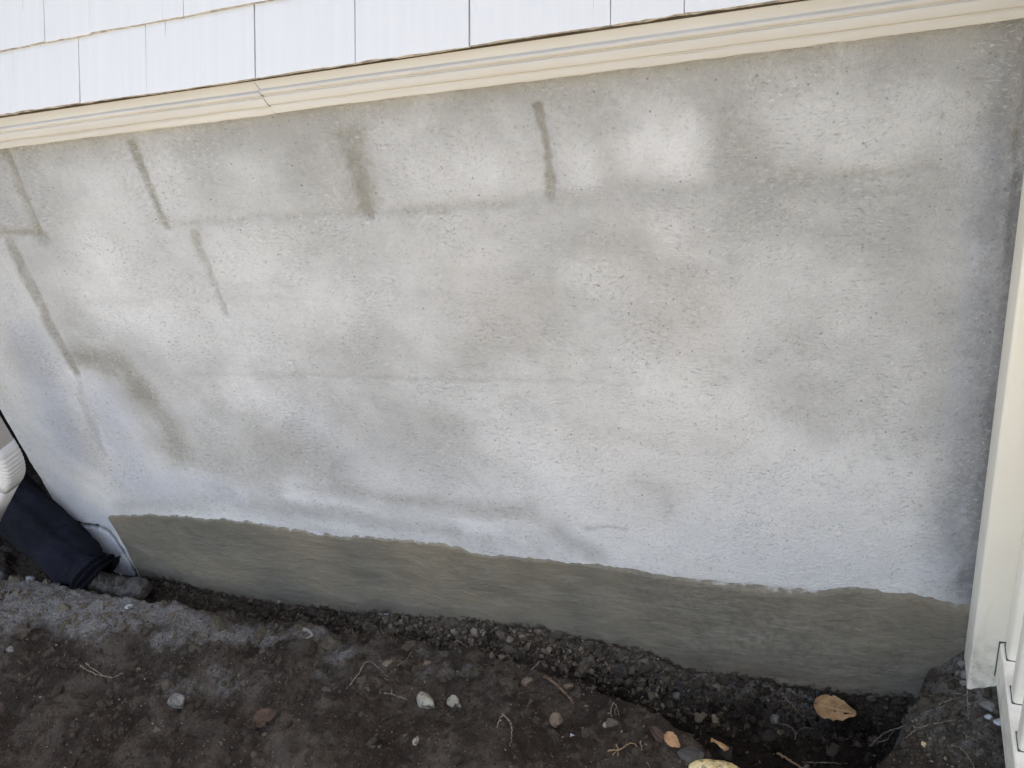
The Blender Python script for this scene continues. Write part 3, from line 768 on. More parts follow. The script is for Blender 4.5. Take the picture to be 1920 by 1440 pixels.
up = mesh_obj('upper_shingles', V, F, WHITE, siding, kind='stuff')
# eave and roof over the wall
box_obj('eave', (-7.0, 5.0, -.36, TOPY + .3, 3.2, 3.32), CREAM, house)
V, F = box_vf(-7.0, 5.0, -.42, 5.0, 3.32, 3.45)
V = [(x, y, z + (0 if y < 0 else 2.4)) for x, y, z in V]
mesh_obj('roof', V, F, SHEATH, house)

# --- pale concrete path added behind the photographer to bounce sun onto the wall
reflector = box_obj('reflector', (-60, 20, -3.6, -1.5, -.2, .145), REFLECTOR, None, .01, kind='structure')
reflector['label'] = 'pale concrete path added behind the dug strip to bounce light'

# ------------------------------------------------------------------ vinyl fence running out from the wall
fence = empty('picket_fence', (.251, -.005, 0), label='cream vinyl picket fence standing at right of the wall', category='fence')
fence.rotation_euler = (0, 0, math.radians(-2.2))
def fpart(name, dims, mat, bevel, parent=fence):
    return box_obj(name, dims, mat, parent, bevel)
fpart('post', (0, .102, -.097, -.002, -.35, 2.05), VINYL, .006)
capv = [(-.008, -.106, 2.05), (.110, -.106, 2.05), (.110, .007, 2.05), (-.008, .007, 2.05), (-.008, -.106, 2.066), (.110, -.106, 2.066), (.110, .007, 2.066), (-.008, .007, 2.066), (.051, -.05, 2.10)]
mesh_obj('post_cap', capv, [(3, 2, 1, 0), (0, 1, 5, 4), (1, 2, 6, 5), (2, 3, 7, 6), (3, 0, 4, 7), (4, 5, 8), (5, 6, 8), (6, 7, 8), (7, 4, 8)], VINYL, fence)
RX0, RX1 = .047, .089
for z0, z1 in ((.165, .262), (1.72, 1.80)):
    r = fpart('rail', (RX0, RX1, -2.6, -.0965, z0, z1), VINYL, .0045)
    box_obj('rail_slot', (RX0 - .0018, RX1 + .0018, -.0985, -.0962, z0 - .0018, z1 + .0018), SLOT, r)
first = None
for i in range(24):
    y1 = -.1035 - i * .1015
    if first is None:
        first = fpart('picket', (RX0 + .0085, RX1 + .004, -.038, 0, .255, 1.95), VINYL, .006)
        slot = box_obj('picket_slot', (RX0 + .0068, RX1 + .0005, -.0398, .0018, .2610, .2628), SLOT, first)
        pk, sl = first, slot
    else:
        pk = first.copy(); link(pk, fence)
        sl = slot.copy(); link(sl, pk)
    pk.location = (0, y1, 0)
fpart('post', (0, .102, -2.70, -2.60, -.35, 2.05), VINYL, .006)

# ------------------------------------------------------------------ stones, crumbs, roots and leaves on the soil
def ico(sub):
    t = (1 + 5 ** .5) / 2
    v = [(-1, t, 0), (1, t, 0), (-1, -t, 0), (1, -t, 0), (0, -1, t), (0, 1, t), (0, -1, -t), (0, 1, -t), (t, 0, -1), (t, 0, 1), (-t, 0, -1), (-t, 0, 1)]
    f = [(0, 11, 5), (0, 5, 1), (0, 1, 7), (0, 7, 10), (0, 10, 11), (1, 5, 9), (5, 11, 4), (11, 10, 2), (10, 7, 6), (7, 1, 8),
         (3, 9, 4), (3, 4, 2), (3, 2, 6), (3, 6, 8), (3, 8, 9), (4, 9, 5), (2, 4, 11), (6, 2, 10), (8, 6, 7), (9, 8, 1)]
    v = [np.array(p) / np.linalg.norm(p) for p in v]
    for _ in range(sub):
        cache, nf = {}, []
        def mid(a, b):
            k = (min(a, b), max(a, b))
            if k not in cache:
                m = v[a] + v[b]; v.append(m / np.linalg.norm(m)); cache[k] = len(v) - 1
            return cache[k]
        for a, b, c in f:
            ab, bc, ca = mid(a, b), mid(b, c), mid(c, a)
            nf += [(a, ab, ca), (b, bc, ab), (c, ca, bc), (ab, bc, ca)]
        f = nf
    return np.array(v), np.array(f)
ICO = {k: ico(k) for k in (0, 1, 2, 3)}

def lump_shape(sub, seed, rough=.25, cuts=5):
    """rounded, chipped lump of radius about 1"""
    r = np.random.default_rng(seed)
    V = ICO[sub][0].copy()
    for _ in range(cuts):
        n = r.normal(size=3); n /= np.linalg.norm(n); d = r.uniform(.45, .92)
        over = np.maximum(V @ n - d, 0)
        V -= over[:, None] * n * .92
    o = r.uniform(0, 50, 3)
    bumps = fbm(V[:, 0] * 1.7 + o[0] + V[:, 2] * .8, V[:, 1] * 1.7 + o[1] - V[:, 2] * 1.1, 3, seed % 97)
    fine = fbm(V[:, 0] * 6 + o[2] + V[:, 2] * 4, V[:, 1] * 6 - V[:, 2] * 3, 2, seed % 89)
    return V * (1 + rough * bumps + rough * .3 * fine)[:, None]

def stone_mat(name, a, b, speck=.3):
    t = NT(name)
    n1, n2 = t.noise(40, 5, .65), t.noise(260, 3, .6)
    c = t.mix(t.ramp(n1, .35, .65), a, b)
    c = t.mix(t.ramp(n2, .58, .75, 0, speck), c, tuple(v * .35 for v in a))
    # soil stuck to it
    c = t.mix(t.ramp(t.noise(75, 5, .7), .46, .64, 0, .85), c, (.06, .048, .038))
    return t.done(c, .9, t.bump(t.math('ADD', n1, n2), .6, .002), .2)
M_GREY = stone_mat('grey_stone', (.16, .152, .14), (.27, .262, .245))
M_PALE = stone_mat('pale_stone', (.30, .28, .225), (.44, .415, .35))
M_CHALK = stone_mat('chalky_stone', (.40, .42, .45), (.58, .60, .63))
M_TAN = stone_mat('tan_stone', (.15, .115, .085), (.25, .195, .145))
M_DARK = stone_mat('dark_stone', (.035, .03, .028), (.065, .058, .053))
M_YELLOW = stone_mat('yellow_stone_and_sun', (.70, .54, .26), (.86, .72, .42), .5)  # colours a yellow chip and the lump whose sunlight is painted on

def stone(loc, dims, mat, seed, label, rotz=0.0, sink=.38, group=None, tilt=(0, 0), cuts=6):
    V = lump_shape(3, seed, .22, cuts) * (np.array(dims) * .5)
    o = fast_mesh('stone', V, ICO[3][1], mat, None, True, label=label, category='stone', group=group)
    o.data.set_sharp_from_angle(angle=math.radians(38))
    o.location = (loc[0], loc[1], float(height(loc[0], loc[1])) + dims[2] * (.5 - sink))
    o.rotation_euler = (tilt[0], tilt[1], rotz)
    return o
stone((-1.628, -.440), (.056, .048, .060), M_GREY, 5, 'pale grey wedge shaped stone alone on dark soil at lower left', .4, .22, cuts=8)
stone((-.945, -.309), (.072, .045, .046), M_PALE, 12, 'large rounded cream stone in the middle of the dirt', -.5, .35)
stone((-.875, -.299), (.040, .034, .048), M_PALE, 23, 'smaller pointed cream stone right of the large rounded one', .3, .3)
stone((-.914, -.433), (.016, .024, .016), M_PALE, 31, 'small oval pebble below the two cream stones', .2, .2)
stone((-.616, -.295), (.034, .030, .034), M_TAN, 34, 'brown rounded stone on the rim of the trench', .9)
stone((-.724, -.192), (.034, .026, .022), M_TAN, 41, 'tan angular stone at the left end of the reddish root', .2)
stone((-.622, -.182), (.030, .022, .016), M_TAN, 46, 'flat tan stone above the reddish root', .5)
stone((-.571, -.323), (.014, .010, .008), M_CHALK, 52, 'tiny white chip below the brown rounded stone', .1)
stone((-.498, -.287), (.014, .015, .014), M_PALE, 57, 'small cream pebble left of the trench mouth', .1)
stone((-.150, -.036), (.026, .024, .028), M_GREY, 61, 'light grey angular stone in the trench left of the big leaf', .7, .15)
stone((-.392, -.036), (.024, .020, .022), M_GREY, 66, 'light grey pebble stuck in the gravel bank', .7, .15)
stone((-.165, -.062), (.058, .04, .028), M_DARK, 71, 'dark brown cobble half buried in the trench', .2)
stone((-.258, -.135), (.046, .04, .034), M_DARK, 76, 'black cobble deep in the trench near the picture edge', .8)
stone((-.298, -.345), (.062, .045, .026), stone_mat('slate', (.07, .07, .066), (.11, .108, .10)), 83, 'flat dark grey slab beside the yellow lump', .3, .3, cuts=9)
stone((.300, -.180), (.030, .018, .016), M_CHALK, 88, 'white elongated stone lying against the fence rail', .25, .2)
stone((.279, -.172), (.015, .013, .012), M_CHALK, 92, 'small whitish pebble left of the elongated white stone', .3, .2)
stone((.281, -.142), (.034, .028, .020), M_GREY, 97, 'crumbly grey clump of mortar in front of the post', .3, .35, cuts=2)
stone((.309, -.203), (.013, .018, .013), M_GREY, 103, 'grey pebble touching the rail below the elongated white stone', .3, .2)
stone((.306, -.224), (.013, .018, .013), M_GREY, 107, 'lowest of the grey pebbles along the fence rail', .5, .2)
stone((-2.515, -.125), (.046, .036, .040), M_CHALK, 111, 'white broken chunk behind the ridge, left of the trouser leg', .5, .1)
stone((-2.02, -.178), (.026, .018, .014), M_CHALK, 116, 'white chip on the ridge just below the shoe', .3, .1)
stone((-2.302, -.382), (.060, .030, .014), M_GREY, 121, 'flat grey sliver at the far left of the dirt', .1, .3)
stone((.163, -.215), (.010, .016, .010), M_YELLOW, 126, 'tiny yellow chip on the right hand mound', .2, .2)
stone((-.237, -.366), (.12, .06, .060), M_YELLOW, 132, 'crumbly lump painted bright sunlit yellow at the bottom edge', .1, .48, cuts=4)  # soil lump in sun; the sunlight is put into its yellow colour
for k, (x, y, d, w) in enumerate([(.244, -.040, .020, 'topmost'), (.235, -.054, .016, 'leftmost'), (.247, -.068, .022, 'largest'), (.243, -.088, .017, 'lowest')]):
    stone((x, y), (d, d * .85, d * .8), M_GREY, 140 + k, w + ' of the grey pebbles heaped against the fence post', k * .9, .15, 'pebbles heaped against the post')
stone((-1.094, -.227), (.036, .022, .014), M_TAN, 151, 'dull tan flat stone beside the long arched root', .4, .3)
stone((-1.011, -.180), (.030, .020, .012), M_TAN, 157, 'dull tan pebble behind the dirt ridge crack', .1, .3)
stone((-.482, -.036), (.022, .018, .018), M_TAN, 163, 'tan pebble lodged high in the gravel bank', .1, .2)

def crumb_mat():
    t = NT('soil_crumbs')
    tone, _, _, _ = t.attr('tone')
    n = t.noise(130, 4, .65)
    c = t.mix(tone, (.013, .0098, .0075), (.26, .22, .17))
    c = t.mix(t.ramp(n, .5, .72, 0, .6), c, (.045, .036, .028))
    return t.done(c, .95, t.bump(n, .7, .003), .15)
CRUMB = crumb_mat()
SHAPES = {s: [lump_shape(s, 500 + i, .7, 7) for i in range(14)] for s in (0, 1)}
def crumbs(name, pts, radii, tones, label, seed):
    r = np.random.default_rng(seed)
    VV, FF, TT, off = [], [], [], 0
    for (x, y, z), rad, tone in zip(pts, radii, tones):
        s = 1 if rad > .0042 else 0
        V = SHAPES[s][r.integers(14)] * rad * r.uniform(.5, 1.45, 3)
        a = r.uniform(0, 6.28); ca, sa = math.cos(a), math.sin(a)
        b = r.uniform(0, 6.28); cb, sb = math.cos(b), math.sin(b)
        V = V @ np.array([[ca, -sa, 0], [sa, ca, 0], [0, 0, 1]]) @ np.array([[1, 0, 0], [0, cb, -sb], [0, sb, cb]])
        VV.append(V + (x, y, z)); FF.append(ICO[s][1] + off); off += len(V)
        TT.append(np.full(len(V), tone))
    o = fast_mesh(name, np.concatenate(VV), np.concatenate(FF), CRUMB, None, False, kind='stuff', label=label, category='gravel')
    T = np.concatenate(TT)
    set_color(o, 'tone', np.stack([T, T, T, np.ones_like(T)], -1))
    return o
r = np.random.default_rng(3)
# gravelly bank between the cement band and the trench
n = 13000
x = r.uniform(-2.12, .17, n); y = -np.abs(r.normal(0, .036, n)) + .002
keep = (y > -.14) & (inside_dist(x, y) > .0); x, y = x[keep], y[keep]
rad = np.clip(r.lognormal(-6.1, .72, len(x)), .0011, .016)
rad *= np.interp(x, [-2.1, -1.6, -.5, -.2, .2], [.8, 1, 1, .85, .8])
tone = np.clip(.12 + r.gamma(.9, .13, len(x)), 0, 1.0) * np.interp(x, [-2.1, -1.4, -1.2, -.4, -.2], [.6, .9, 1.9, 1.9, .8])
crumbs('bank_gravel', np.stack([x, y, height(x, y) + rad * .25], -1), rad, tone, 'crumbly gravel bank below the damp cement band', 5)
# crumbs over the open soil
x = np.concatenate([r.uniform(-2.8, .34, 5200), r.uniform(.13, .33, 1300)]); y = np.concatenate([r.uniform(-.74, -.10, 5200), r.uniform(-.30, -.03, 1300)])
keep = inside_dist(x, y) < .03; x, y = x[keep], y[keep]
rad = np.clip(r.lognormal(-6.2, .72, len(x)), .0010, .017)
pale = r.random(len(x)) < .14
tone = np.where(pale & (rad < .0045), r.uniform(.45, 1.3, len(x)), np.clip(.13 + r.gamma(1.2, .07, len(x)), 0, .5))
dl = dry[np.clip(np.searchsorted(gx, x), 0, len(gx) - 1), np.clip(np.searchsorted(gy, y), 0, len(gy) - 1)]
tone = np.maximum(tone, np.clip(dl, 0, 1) * r.uniform(.35, .75, len(x)))
crumbs('soil_crumbs', np.stack([x, y, height(x, y) - rad * .1], -1), rad, tone, 'loose crumbs and grit strewn over the dark soil', 6)
# half buried clods
x = r.uniform(-2.75, .05, 420); y = -.13 - np.abs(r.normal(0, .22, 420))
keep = (inside_dist(x, y) < .0) & (y > -.74); x, y = x[keep], y[keep]
rad = np.clip(r.lognormal(-4.55, .45, len(x)), .005, .028)
dl = dry[np.clip(np.searchsorted(gx, x), 0, len(gx) - 1), np.clip(np.searchsorted(gy, y), 0, len(gy) - 1)]
tone = np.clip(.10 + r.gamma(1.2, .05, len(x)) + .45 * np.clip(dl, 0, 1), 0, .6)
SHAPES[1] = [lump_shape(2, 700 + i, .75, 6) for i in range(14)]; ICO_1 = ICO[1]; ICO[1] = ICO[2]
crumbs('soil_clods', np.stack([x, y, height(x, y) - rad * .42], -1), rad, tone, 'half buried clods of packed earth on the dug bank', 8)
ICO[1] = ICO_1; SHAPES[1] = [lump_shape(1, 500 + i, .7, 7) for i in range(14)]
# rubble on the floor of the trench
n = 1500
x = r.uniform(-.6, .16, n); y = r.uniform(-.40, -.02, n)
keep = inside_dist(x, y) > .01; x, y = x[keep], y[keep]
rad = np.clip(r.lognormal(-5.5, .6, len(x)), .0013, .013)
tone = np.where(r.random(len(x)) < .07, r.uniform(.2, .8, len(x)), np.clip(r.gamma(1.0, .03, len(x)), 0, .2))  # tones kept low to put the trench's shade into the rubble
crumbs('trench_rubble', np.stack([x, y, height(x, y) + rad * .25], -1), rad, tone, 'dark rubble lying on the trench floor', 7)

def root_mat(name, a, b):
    t = NT(name); n1 = t.noise(60, 4, .6)
    return t.done(t.mix(t.ramp(n1, .35, .65), a, b), .85, t.bump(n1, .6, .001), .2)
M_ROOT = root_mat('pale_root', (.13, .105, .082), (.27, .225, .18))
M_RED = root_mat('reddish_root', (.10, .055, .036), (.19, .12, .085))
M_STICK = root_mat('tan_twig', (.26, .17, .10), (.40, .29, .19))
M_BARK = root_mat('grey_root', (.24, .22, .20), (.38, .36, .335))

def tube_vf(P, radii, sides=7):
    P = [Vector(p) for p in P]
    V, F = [], []
    prev = None
    for i, p in enumerate(P):
        t = (P[min(i + 1, len(P) - 1)] - P[max(i - 1, 0)]).normalized()
        if prev is None:
            up = Vector((0, 0, 1)) if abs(t.z) < .9 else Vector((1, 0, 0))
            a = t.cross(up).normalized()
        else:
            a = (prev - t * prev.dot(t)).normalized()
        prev = a; b = t.cross(a)
        for k in range(sides):
            th = 2 * math.pi * k / sides
            V.append(p + radii[i] * (math.cos(th) * a + math.sin(th) * b))
    for i in range(len(P) - 1):
        for k in range(sides):
            F.append((i * sides + k, i * sides + (k + 1) % sides, (i + 1) * sides + (k + 1) % sides, (i + 1) * sides + k))
    F.append(tuple(range(sides))[::-1]); F.append(tuple((len(P) - 1) * sides + k for k in range(sides)))
    return V, F
def spline(pts, n):
    """Catmull-Rom through pts"""
    P = [np.array(p, float) for p in pts]; P = [2 * P[0] - P[1]] + P + [2 * P[-1] - P[-2]]
    out = []
    segs = len(P) - 3
    for s in np.linspace(0, segs - 1e-6, n):
        i = int(s); t = s - i
        a, b, c, d = P[i:i + 4]
        out.append(.5 * ((2 * b) + (c - a) * t + (2 * a - 5 * b + 4 * c - d) * t * t + (3 * b - 3 * c + d - a) * t ** 3))
    return out
def root(lines, rad, mat, label, category='root', lift=.0008, wob=.0016, name='root', group=None):
    V, F = [], []
    rr = np.random.default_rng(abs(hash(label)) % 1000 if False else sum(map(ord, label)))
    for li, pts in enumerate(lines):
        n = 8 * len(pts)
        S = spline(pts, n)
        S = [p + rr.normal(0, wob, 3) * (.6, .6, .5) + np.array((0, 0, lift)) for p in S]
        k = .85 if li == 0 else .6
        R_ = [rad * k * (1 - .55 * i / n) * rr.uniform(.85, 1.2) for i in range(n)]
        v, f = tube_vf(S, R_); o_ = len(V); V += v; F += [tuple(i + o_ for i in q) for q in f]
    return mesh_obj(name, V, F, mat, None, True, label=label, category=category, group=group)
R_ = root
R_([[(-2.043, -.379, .036), (-2.012, -.387, .03), (-1.96, -.395, .03), (-1.905, -.40, .036)], [(-2.03, -.372, .04), (-1.99, -.384, .035), (-1.95, -.392, .032)], [(-1.88, -.372, .036), (-1.895, -.39, .034), (-1.905, -.40, .036)]],
   .0030, M_ROOT, 'pale forked root lying alone on dark soil at left')
R_([[(-1.164, -.327, .064), (-1.154, -.286, .068), (-1.149, -.238, .068), (-1.116, -.245, .062), (-1.076, -.266, .054)]], .0024, M_ROOT, 'long thin arched root above the forked twig')
R_([[(-1.066, -.311, .053), (-1.044, -.31, .054), (-1.027, -.311, .049), (-1.0, -.314, .048)], [(-1.047, -.30, .06), (-1.044, -.31, .054)]], .0022, M_ROOT, 'short forked twig left of the cream stones')
R_([[(-.742, -.314, .058), (-.714, -.334, .06), (-.699, -.366, .06), (-.691, -.398, .066)]], .0024, M_ROOT, 'right leg of the upside down V of roots')
R_([[(-.738, -.314, .058), (-.742, -.329, .060), (-.738, -.358, .066)]], .0026, M_ROOT, 'left leg of the upside down V of roots')
R_([[(-.489, -.263, .043), (-.487, -.258, .075), (-.478, -.256, .082), (-.472, -.258, .045)], [(-.482, -.262, .043), (-.480, -.256, .065), (-.476, -.252, .07)]], .0019, M_ROOT, 'small upright hairpin root on the trench rim')
R_([[(-.965, -.062, -.078), (-1.000, -.058, -.058), (-.990, -.052, -.030), (-.962, -.056, -.046), (-.955, -.06, -.07)]], .0034, M_ROOT, 'curled hook shaped root hanging in the trench')
R_([[(-.945, -.066, -.085), (-.952, -.060, -.055), (-.948, -.048, -.026)], [(-.93, -.064, -.08), (-.935, -.06, -.06), (-.93, -.05, -.035)]], .0022, M_ROOT, 'upright root just right of the curled hook root')
R_([[(-.935, -.068, -.085), (-.916, -.060, -.060), (-.897, -.048, -.042)]], .0026, M_ROOT, 'slanting straight root at the right end of the trench roots')
R_([[(-1.21, -.075, -.07), (-1.235, -.045, -.06), (-1.250, -.028, -.046), (-1.247, -.016, -.032)], [(-1.238, -.042, -.058), (-1.215, -.04, -.052), (-1.19, -.05, -.06)]], .0024, M_ROOT, 'tall forked root in the left part of the gravel bank')
R_([[(-1.20, -.06, -.07), (-1.225, -.028, -.05), (-1.212, -.02, -.038), (-1.19, -.014, -.032)]], .0019, M_ROOT, 'zigzag thin root right of the tall forked root')
R_([[(-1.345, -.045, -.082), (-1.355, -.025, -.055), (-1.362, -.018, -.042)]], .0036, M_ROOT, 'stubby pale root at the left start of the gravel bank')
R_([[(-1.15, -.055, -.075), (-1.120, -.040, -.056), (-1.100, -.036, -.046)], [(-1.17, -.058, -.078), (-1.15, -.045, -.06)]], .0020, M_ROOT, 'short pair of rootlets in the middle of the bank')
R_([[(-.690, -.165, .020), (-.676, -.175, .032), (-.641, -.197, .035), (-.605, -.224, .036), (-.590, -.236, .02)]], .0056, M_RED, 'thick reddish brown root crossing the trench rim')
R_([[(-.723, -.158, .030), (-.715, -.12, .02), (-.72, -.09, -.02), (-.735, -.06, -.06)]], .0020, M_ROOT, 'thin root dropping from the rim above the reddish root')
R_([[(-1.414, -.145, .043), (-1.392, -.152, .043), (-1.374, -.161, .040)], [(-1.374, -.163, .042), (-1.384, -.176, .043), (-1.396, -.190, .041)]], .0062, M_BARK, 'chunky pale bent root on the grey ridge')
R_([[(-.140, -.045, -.176), (-.112, -.050, -.176), (-.100, -.058, -.186), (-.103, -.066, -.206)], [(-.101, -.058, -.188), (-.082, -.048, -.176), (-.057, -.046, -.174)]], .0019, M_ROOT, 'thin Y shaped root below the big leaf')
R_([[(.068, -.090, -.150), (.088, -.100, -.090), (.112, -.120, -.035), (.135, -.165, .045), (.155, -.181, .062), (.169, -.176, .067), (.192, -.173, .077), (.221, -.170, .092)], [(.082, -.105, -.11), (.10, -.112, -.085), (.112, -.120, -.04)], [(.128, -.198, .044), (.144, -.188, .056), (.155, -.182, .060)]],
   .0022, M_ROOT, 'long branching root reaching from the right mound over the trench')
R_([[(-.140, -.112, -.200), (-.111, -.128, -.198), (-.078, -.142, -.202), (-.05, -.155, -.205)]], .0042, M_STICK, 'tan curved twig at the bottom of the trench', 'twig', name='twig')
R_([[(-.080, -.122, -.205), (-.023, -.121, -.193), (.020, -.119, -.186)]], .0020, M_ROOT, 'thin straight stick lying on the trench floor', 'twig', name='twig')
R_([[(-.408, -.326, .064), (-.390, -.365, .069), (-.368, -.392, .066)]], .0022, M_ROOT, 'bare stem running off the bottom edge by the yellow lump', 'twig', name='twig')
R_([[(-.473, -.362, .060), (-.445, -.358, .068), (-.422, -.335, .064), (-.401, -.358, .069)], [(-.458, -.345, .06), (-.45, -.356, .066), (-.447, -.372, .06)], [(-.46, -.37, .06), (-.45, -.356, .066)]], .0022, M_STICK, 'starry branched twig left of the yellow lump', 'twig', name='twig')
R_([[(-.127, -.020, -.104), (-.106, -.028, -.125), (-.084, -.036, -.150)]], .0015, M_ROOT, 'fine straight rootlet left of the big leaf')
R_([[(.248, -.107, .112), (.246, -.143, .107), (.243, -.178, .104)]], .0014, M_ROOT, 'straight thin stem pointing from the post toward the camera', 'twig', name='twig')
R_([[(.195, -.129, .079), (.215, -.117, .084), (.237, -.116, .096)]], .0017, M_ROOT, 'slanting twig on the right mound left of the post', 'twig', name='twig')
R_([[(.222, -.097, .085), (.235, -.106, .097), (.246, -.114, .102)]], .0014, M_ROOT, 'short twig crossing just above the slanting one', 'twig', name='twig')
R_([[(.212, -.224, .079), (.230, -.238, .088), (.240, -.257, .090), (.247, -.275, .088)]], .0022, M_ROOT, 'curved root at the bottom of the right mound')
R_([[(.282, -.284, .102), (.291, -.262, .105), (.299, -.249, .105), (.307, -.238, .104)], [(.280, -.245, .104), (.289, -.262, .104)]], .0022, M_ROOT, 'forked root beside the fence rail at the lower right corner')
R_([[(-1.07, -.225, .053), (-1.064, -.197, .042), (-1.06, -.160, .036)]], .0017, M_ROOT, 'fine root right of the long arched root')
# tuft of dry rootlets by the white chunk
V, F = [], []
rr = np.random.default_rng(4)
for k in range(16):
    bx, by = -2.475 + rr.uniform(-.022, .026), -.125 + rr.uniform(-.01, .01)
    bz = float(height(bx, by)) - .004
    lean = rr.uniform(-.02, .028); hgt = rr.uniform(.022, .05)
    S = spline([(bx, by, bz), (bx + lean * .4, by + rr.uniform(-.006, .006), bz + hgt * .6), (bx + lean, by + rr.uniform(-.01, .01), bz + hgt)], 8)
    v, f = tube_vf(S, [.0015 * (1 - .6 * i / 8) for i in range(8)], 5); o_ = len(V); V += v; F += [tuple(i + o_ for i in q) for q in f]
mesh_obj('rootlet_tuft', V, F, root_mat('rusty_rootlet', (.10, .06, .045), (.19, .13, .10)), None, True, label='tuft of rusty dry rootlets right of the white chunk', category='root')

# ------------------------------------------------------------------ leaves
def leaf_mat(name, a, b, vein):
    t = NT(name); n1, n2 = t.noise(35, 5, .65), t.noise(220, 3, .6)
    c = t.mix(t.ramp(n1, .32, .68), a, b)
    c = t.mix(t.ramp(n2, .6, .8, 0, .35), c, tuple(v * .5 for v in a))
    v, _, _, _ = t.attr('vein')
    c = t.mix(t.math('MULTIPLY', v, .65), c, vein)
    return t.done(c, .75, t.bump(n1, .5, .001), .25)
M_LEAF = leaf_mat('tan_leaf', (.30, .165, .075), (.46, .285, .145), (.56, .40, .24))
M_LEAF2 = leaf_mat('orange_leaf', (.34, .18, .085), (.48, .29, .16), (.55, .38, .22))
M_LEAF3 = leaf_mat('reddish_leaf', (.050, .030, .022), (.10, .062, .046), (.15, .10, .08))
def leaf(length, width, loc, rot, mat, label, seed, curl=.18, notch=None):
    nu, nv = 46, 25
    r_ = np.random.default_rng(seed)
    V, vein, keepv = [], [], []
    for i in range(nu):
        u = i / (nu - 1)
        w = width * .5 * (math.sin(math.pi * min(1, u ** .72)) ** .62 + .02)
        if u > .72: w = min(w, width * .5 * (.16 + 2.0 * (1 - u)))
        for j in range(nv):
            v = j / (nv - 1) * 2 - 1
            ww = w * (1 + .035 * math.sin(u * 26 + (1 if v > 0 else 2.2)) + .16 * float(fbm(u * 14, float(np.sign(v)) * 3.0 + 5, 3, seed)))
            x, y = (u - .5) * length - .10 * length * abs(v) * (1 - u), v * ww
            z = curl * width * (v * v * .55) + .10 * length * math.sin(u * 2.6) * curl * 3 + .016 * length * float(fbm(u * 5, v * 3, 3, seed + 4)) * 3
            side = abs(((u * 8.5 - abs(v) * 2.2) % 1) - .5) * 2
            ve = max(max(0, 1 - abs(v) / .05), max(0, 1 - (1 - side) / .16) * .7 if abs(v) > .04 else 0)
            z += .0009 * ve
            V.append((x, y, z)); vein.append(ve)
    F = []
    for i in range(nu - 1):
        for j in range(nv - 1):
            if notch and any(a <= i <= b and c <= j <= d for a, b, c, d in notch): continue
            a = i * nv + j; F.append((a, a + nv, a + nv + 1, a + 1))
    o = mesh_obj('leaf', V, F, mat, None, True, label=label, category='leaf')
    vv = np.array(vein); set_color(o, 'vein', np.stack([vv, vv, vv, vv], -1))
    s = o.modifiers.new('thick', 'SOLIDIFY'); s.thickness = .0007
    o.location = loc; o.rotation_euler = rot
    return o
leaf(.086, .054, (-.006, -.038, -.098), (math.radians(38), math.radians(4), math.radians(-4)), M_LEAF, 'large curled tan leaf lying in the trench against the wall', 3, .20, [(31, 36, 8, 9), (20, 21, 9, 9)])
leaf(.050, .022, (-.362, -.310, .066), (.5, .2, -.55), M_LEAF3, 'pale brown leaf scrap on the trench rim', 9, .3)
leaf(.036, .026, (-.334, -.318, .074), (.6, .3, -.5), M_LEAF2, 'small orange leaf scrap on the trench rim', 14, .3)
leaf(.050, .030, (-.240, -.325, .090), (.9, .5, 2.4), M_LEAF2, 'torn orange leaf standing behind the yellow lump', 21, .35)
leaf(.052, .046, (-1.329, -.448, .066), (.2, .1, .8), M_LEAF3, 'crumpled reddish brown leaf on dark soil at lower left', 27, .35, [(20, 24, 0, 5)])

# ------------------------------------------------------------------ white downspout with its crimped elbow
spout = empty('downspout', (-2.04, -.262, 0), label='white metal downspout with crimped elbow at the left edge', category='downspout')
def rrect(w, d, rad=.012, n=5):
    pts = []
    for cx, cy, a0 in ((w / 2 - rad, d / 2 - rad, 0), (-w / 2 + rad, d / 2 - rad, 90), (-w / 2 + rad, -d / 2 + rad, 180), (w / 2 - rad, -d / 2 + rad, 270)):
        for k in range(n):
            a = math.radians(a0 + 90 * k / (n - 1)); pts.append((cx + rad * math.cos(a), cy + rad * math.sin(a)))
    return pts
def duct(name, stations, parent, thick=.0):
    """stations: (x, z, angle from straight down toward -x, width scale)"""
    V, F = [], []
    sec = rrect(.078, .060)
    m = len(sec)
    for x, z, a, s in stations:
        for (p, q) in sec:
            V.append((x + p * s * math.cos(a), q * s, z - p * s * math.sin(a) * -1 * -1))
    for i in range(len(stations) - 1):
        for k in range(m):
            F.append((i * m + k, i * m + (k + 1) % m, (i + 1) * m + (k + 1) % m, (i + 1) * m + k))
    o = mesh_obj(name, V, F, ALU, parent, True)
    o.data.set_sharp_from_angle(angle=math.radians(35))
    sm = o.modifiers.new('wall', 'SOLIDIFY'); sm.thickness = .0012
    return o
duct('pipe', [(0, 4.2, 0, 1.0), (0, 3.0, 0, 1.0), (0, 2.0, 0, 1.0), (0, 1.2, 0, 1.0), (0, .722, 0, 1.0)], spout)
st = [(0, .738, 0, 1.028), (0, .719, 0, 1.03)]
cx_, rb = -.095, .095
nb = 56
for k in range(nb + 1):
    a = math.radians(50) * k / nb
    crimp = 1.02 + .020 * math.cos(k / nb * math.pi * 2 * 9)
    st.append((cx_ + rb * math.cos(a), .715 - rb * math.sin(a), a, crimp))
a = math.radians(50); ex, ez = st[-1][0], st[-1][1]
st.append((ex - .03 * math.sin(a), ez - .03 * math.cos(a), a, 1.02))
duct('elbow', st, spout)
duct('extension', [(ex - .012 * math.sin(a), ez - .012 * math.cos(a), a, .985), (ex - .30 * math.sin(a), ez - .30 * math.cos(a), a, .985)], spout)

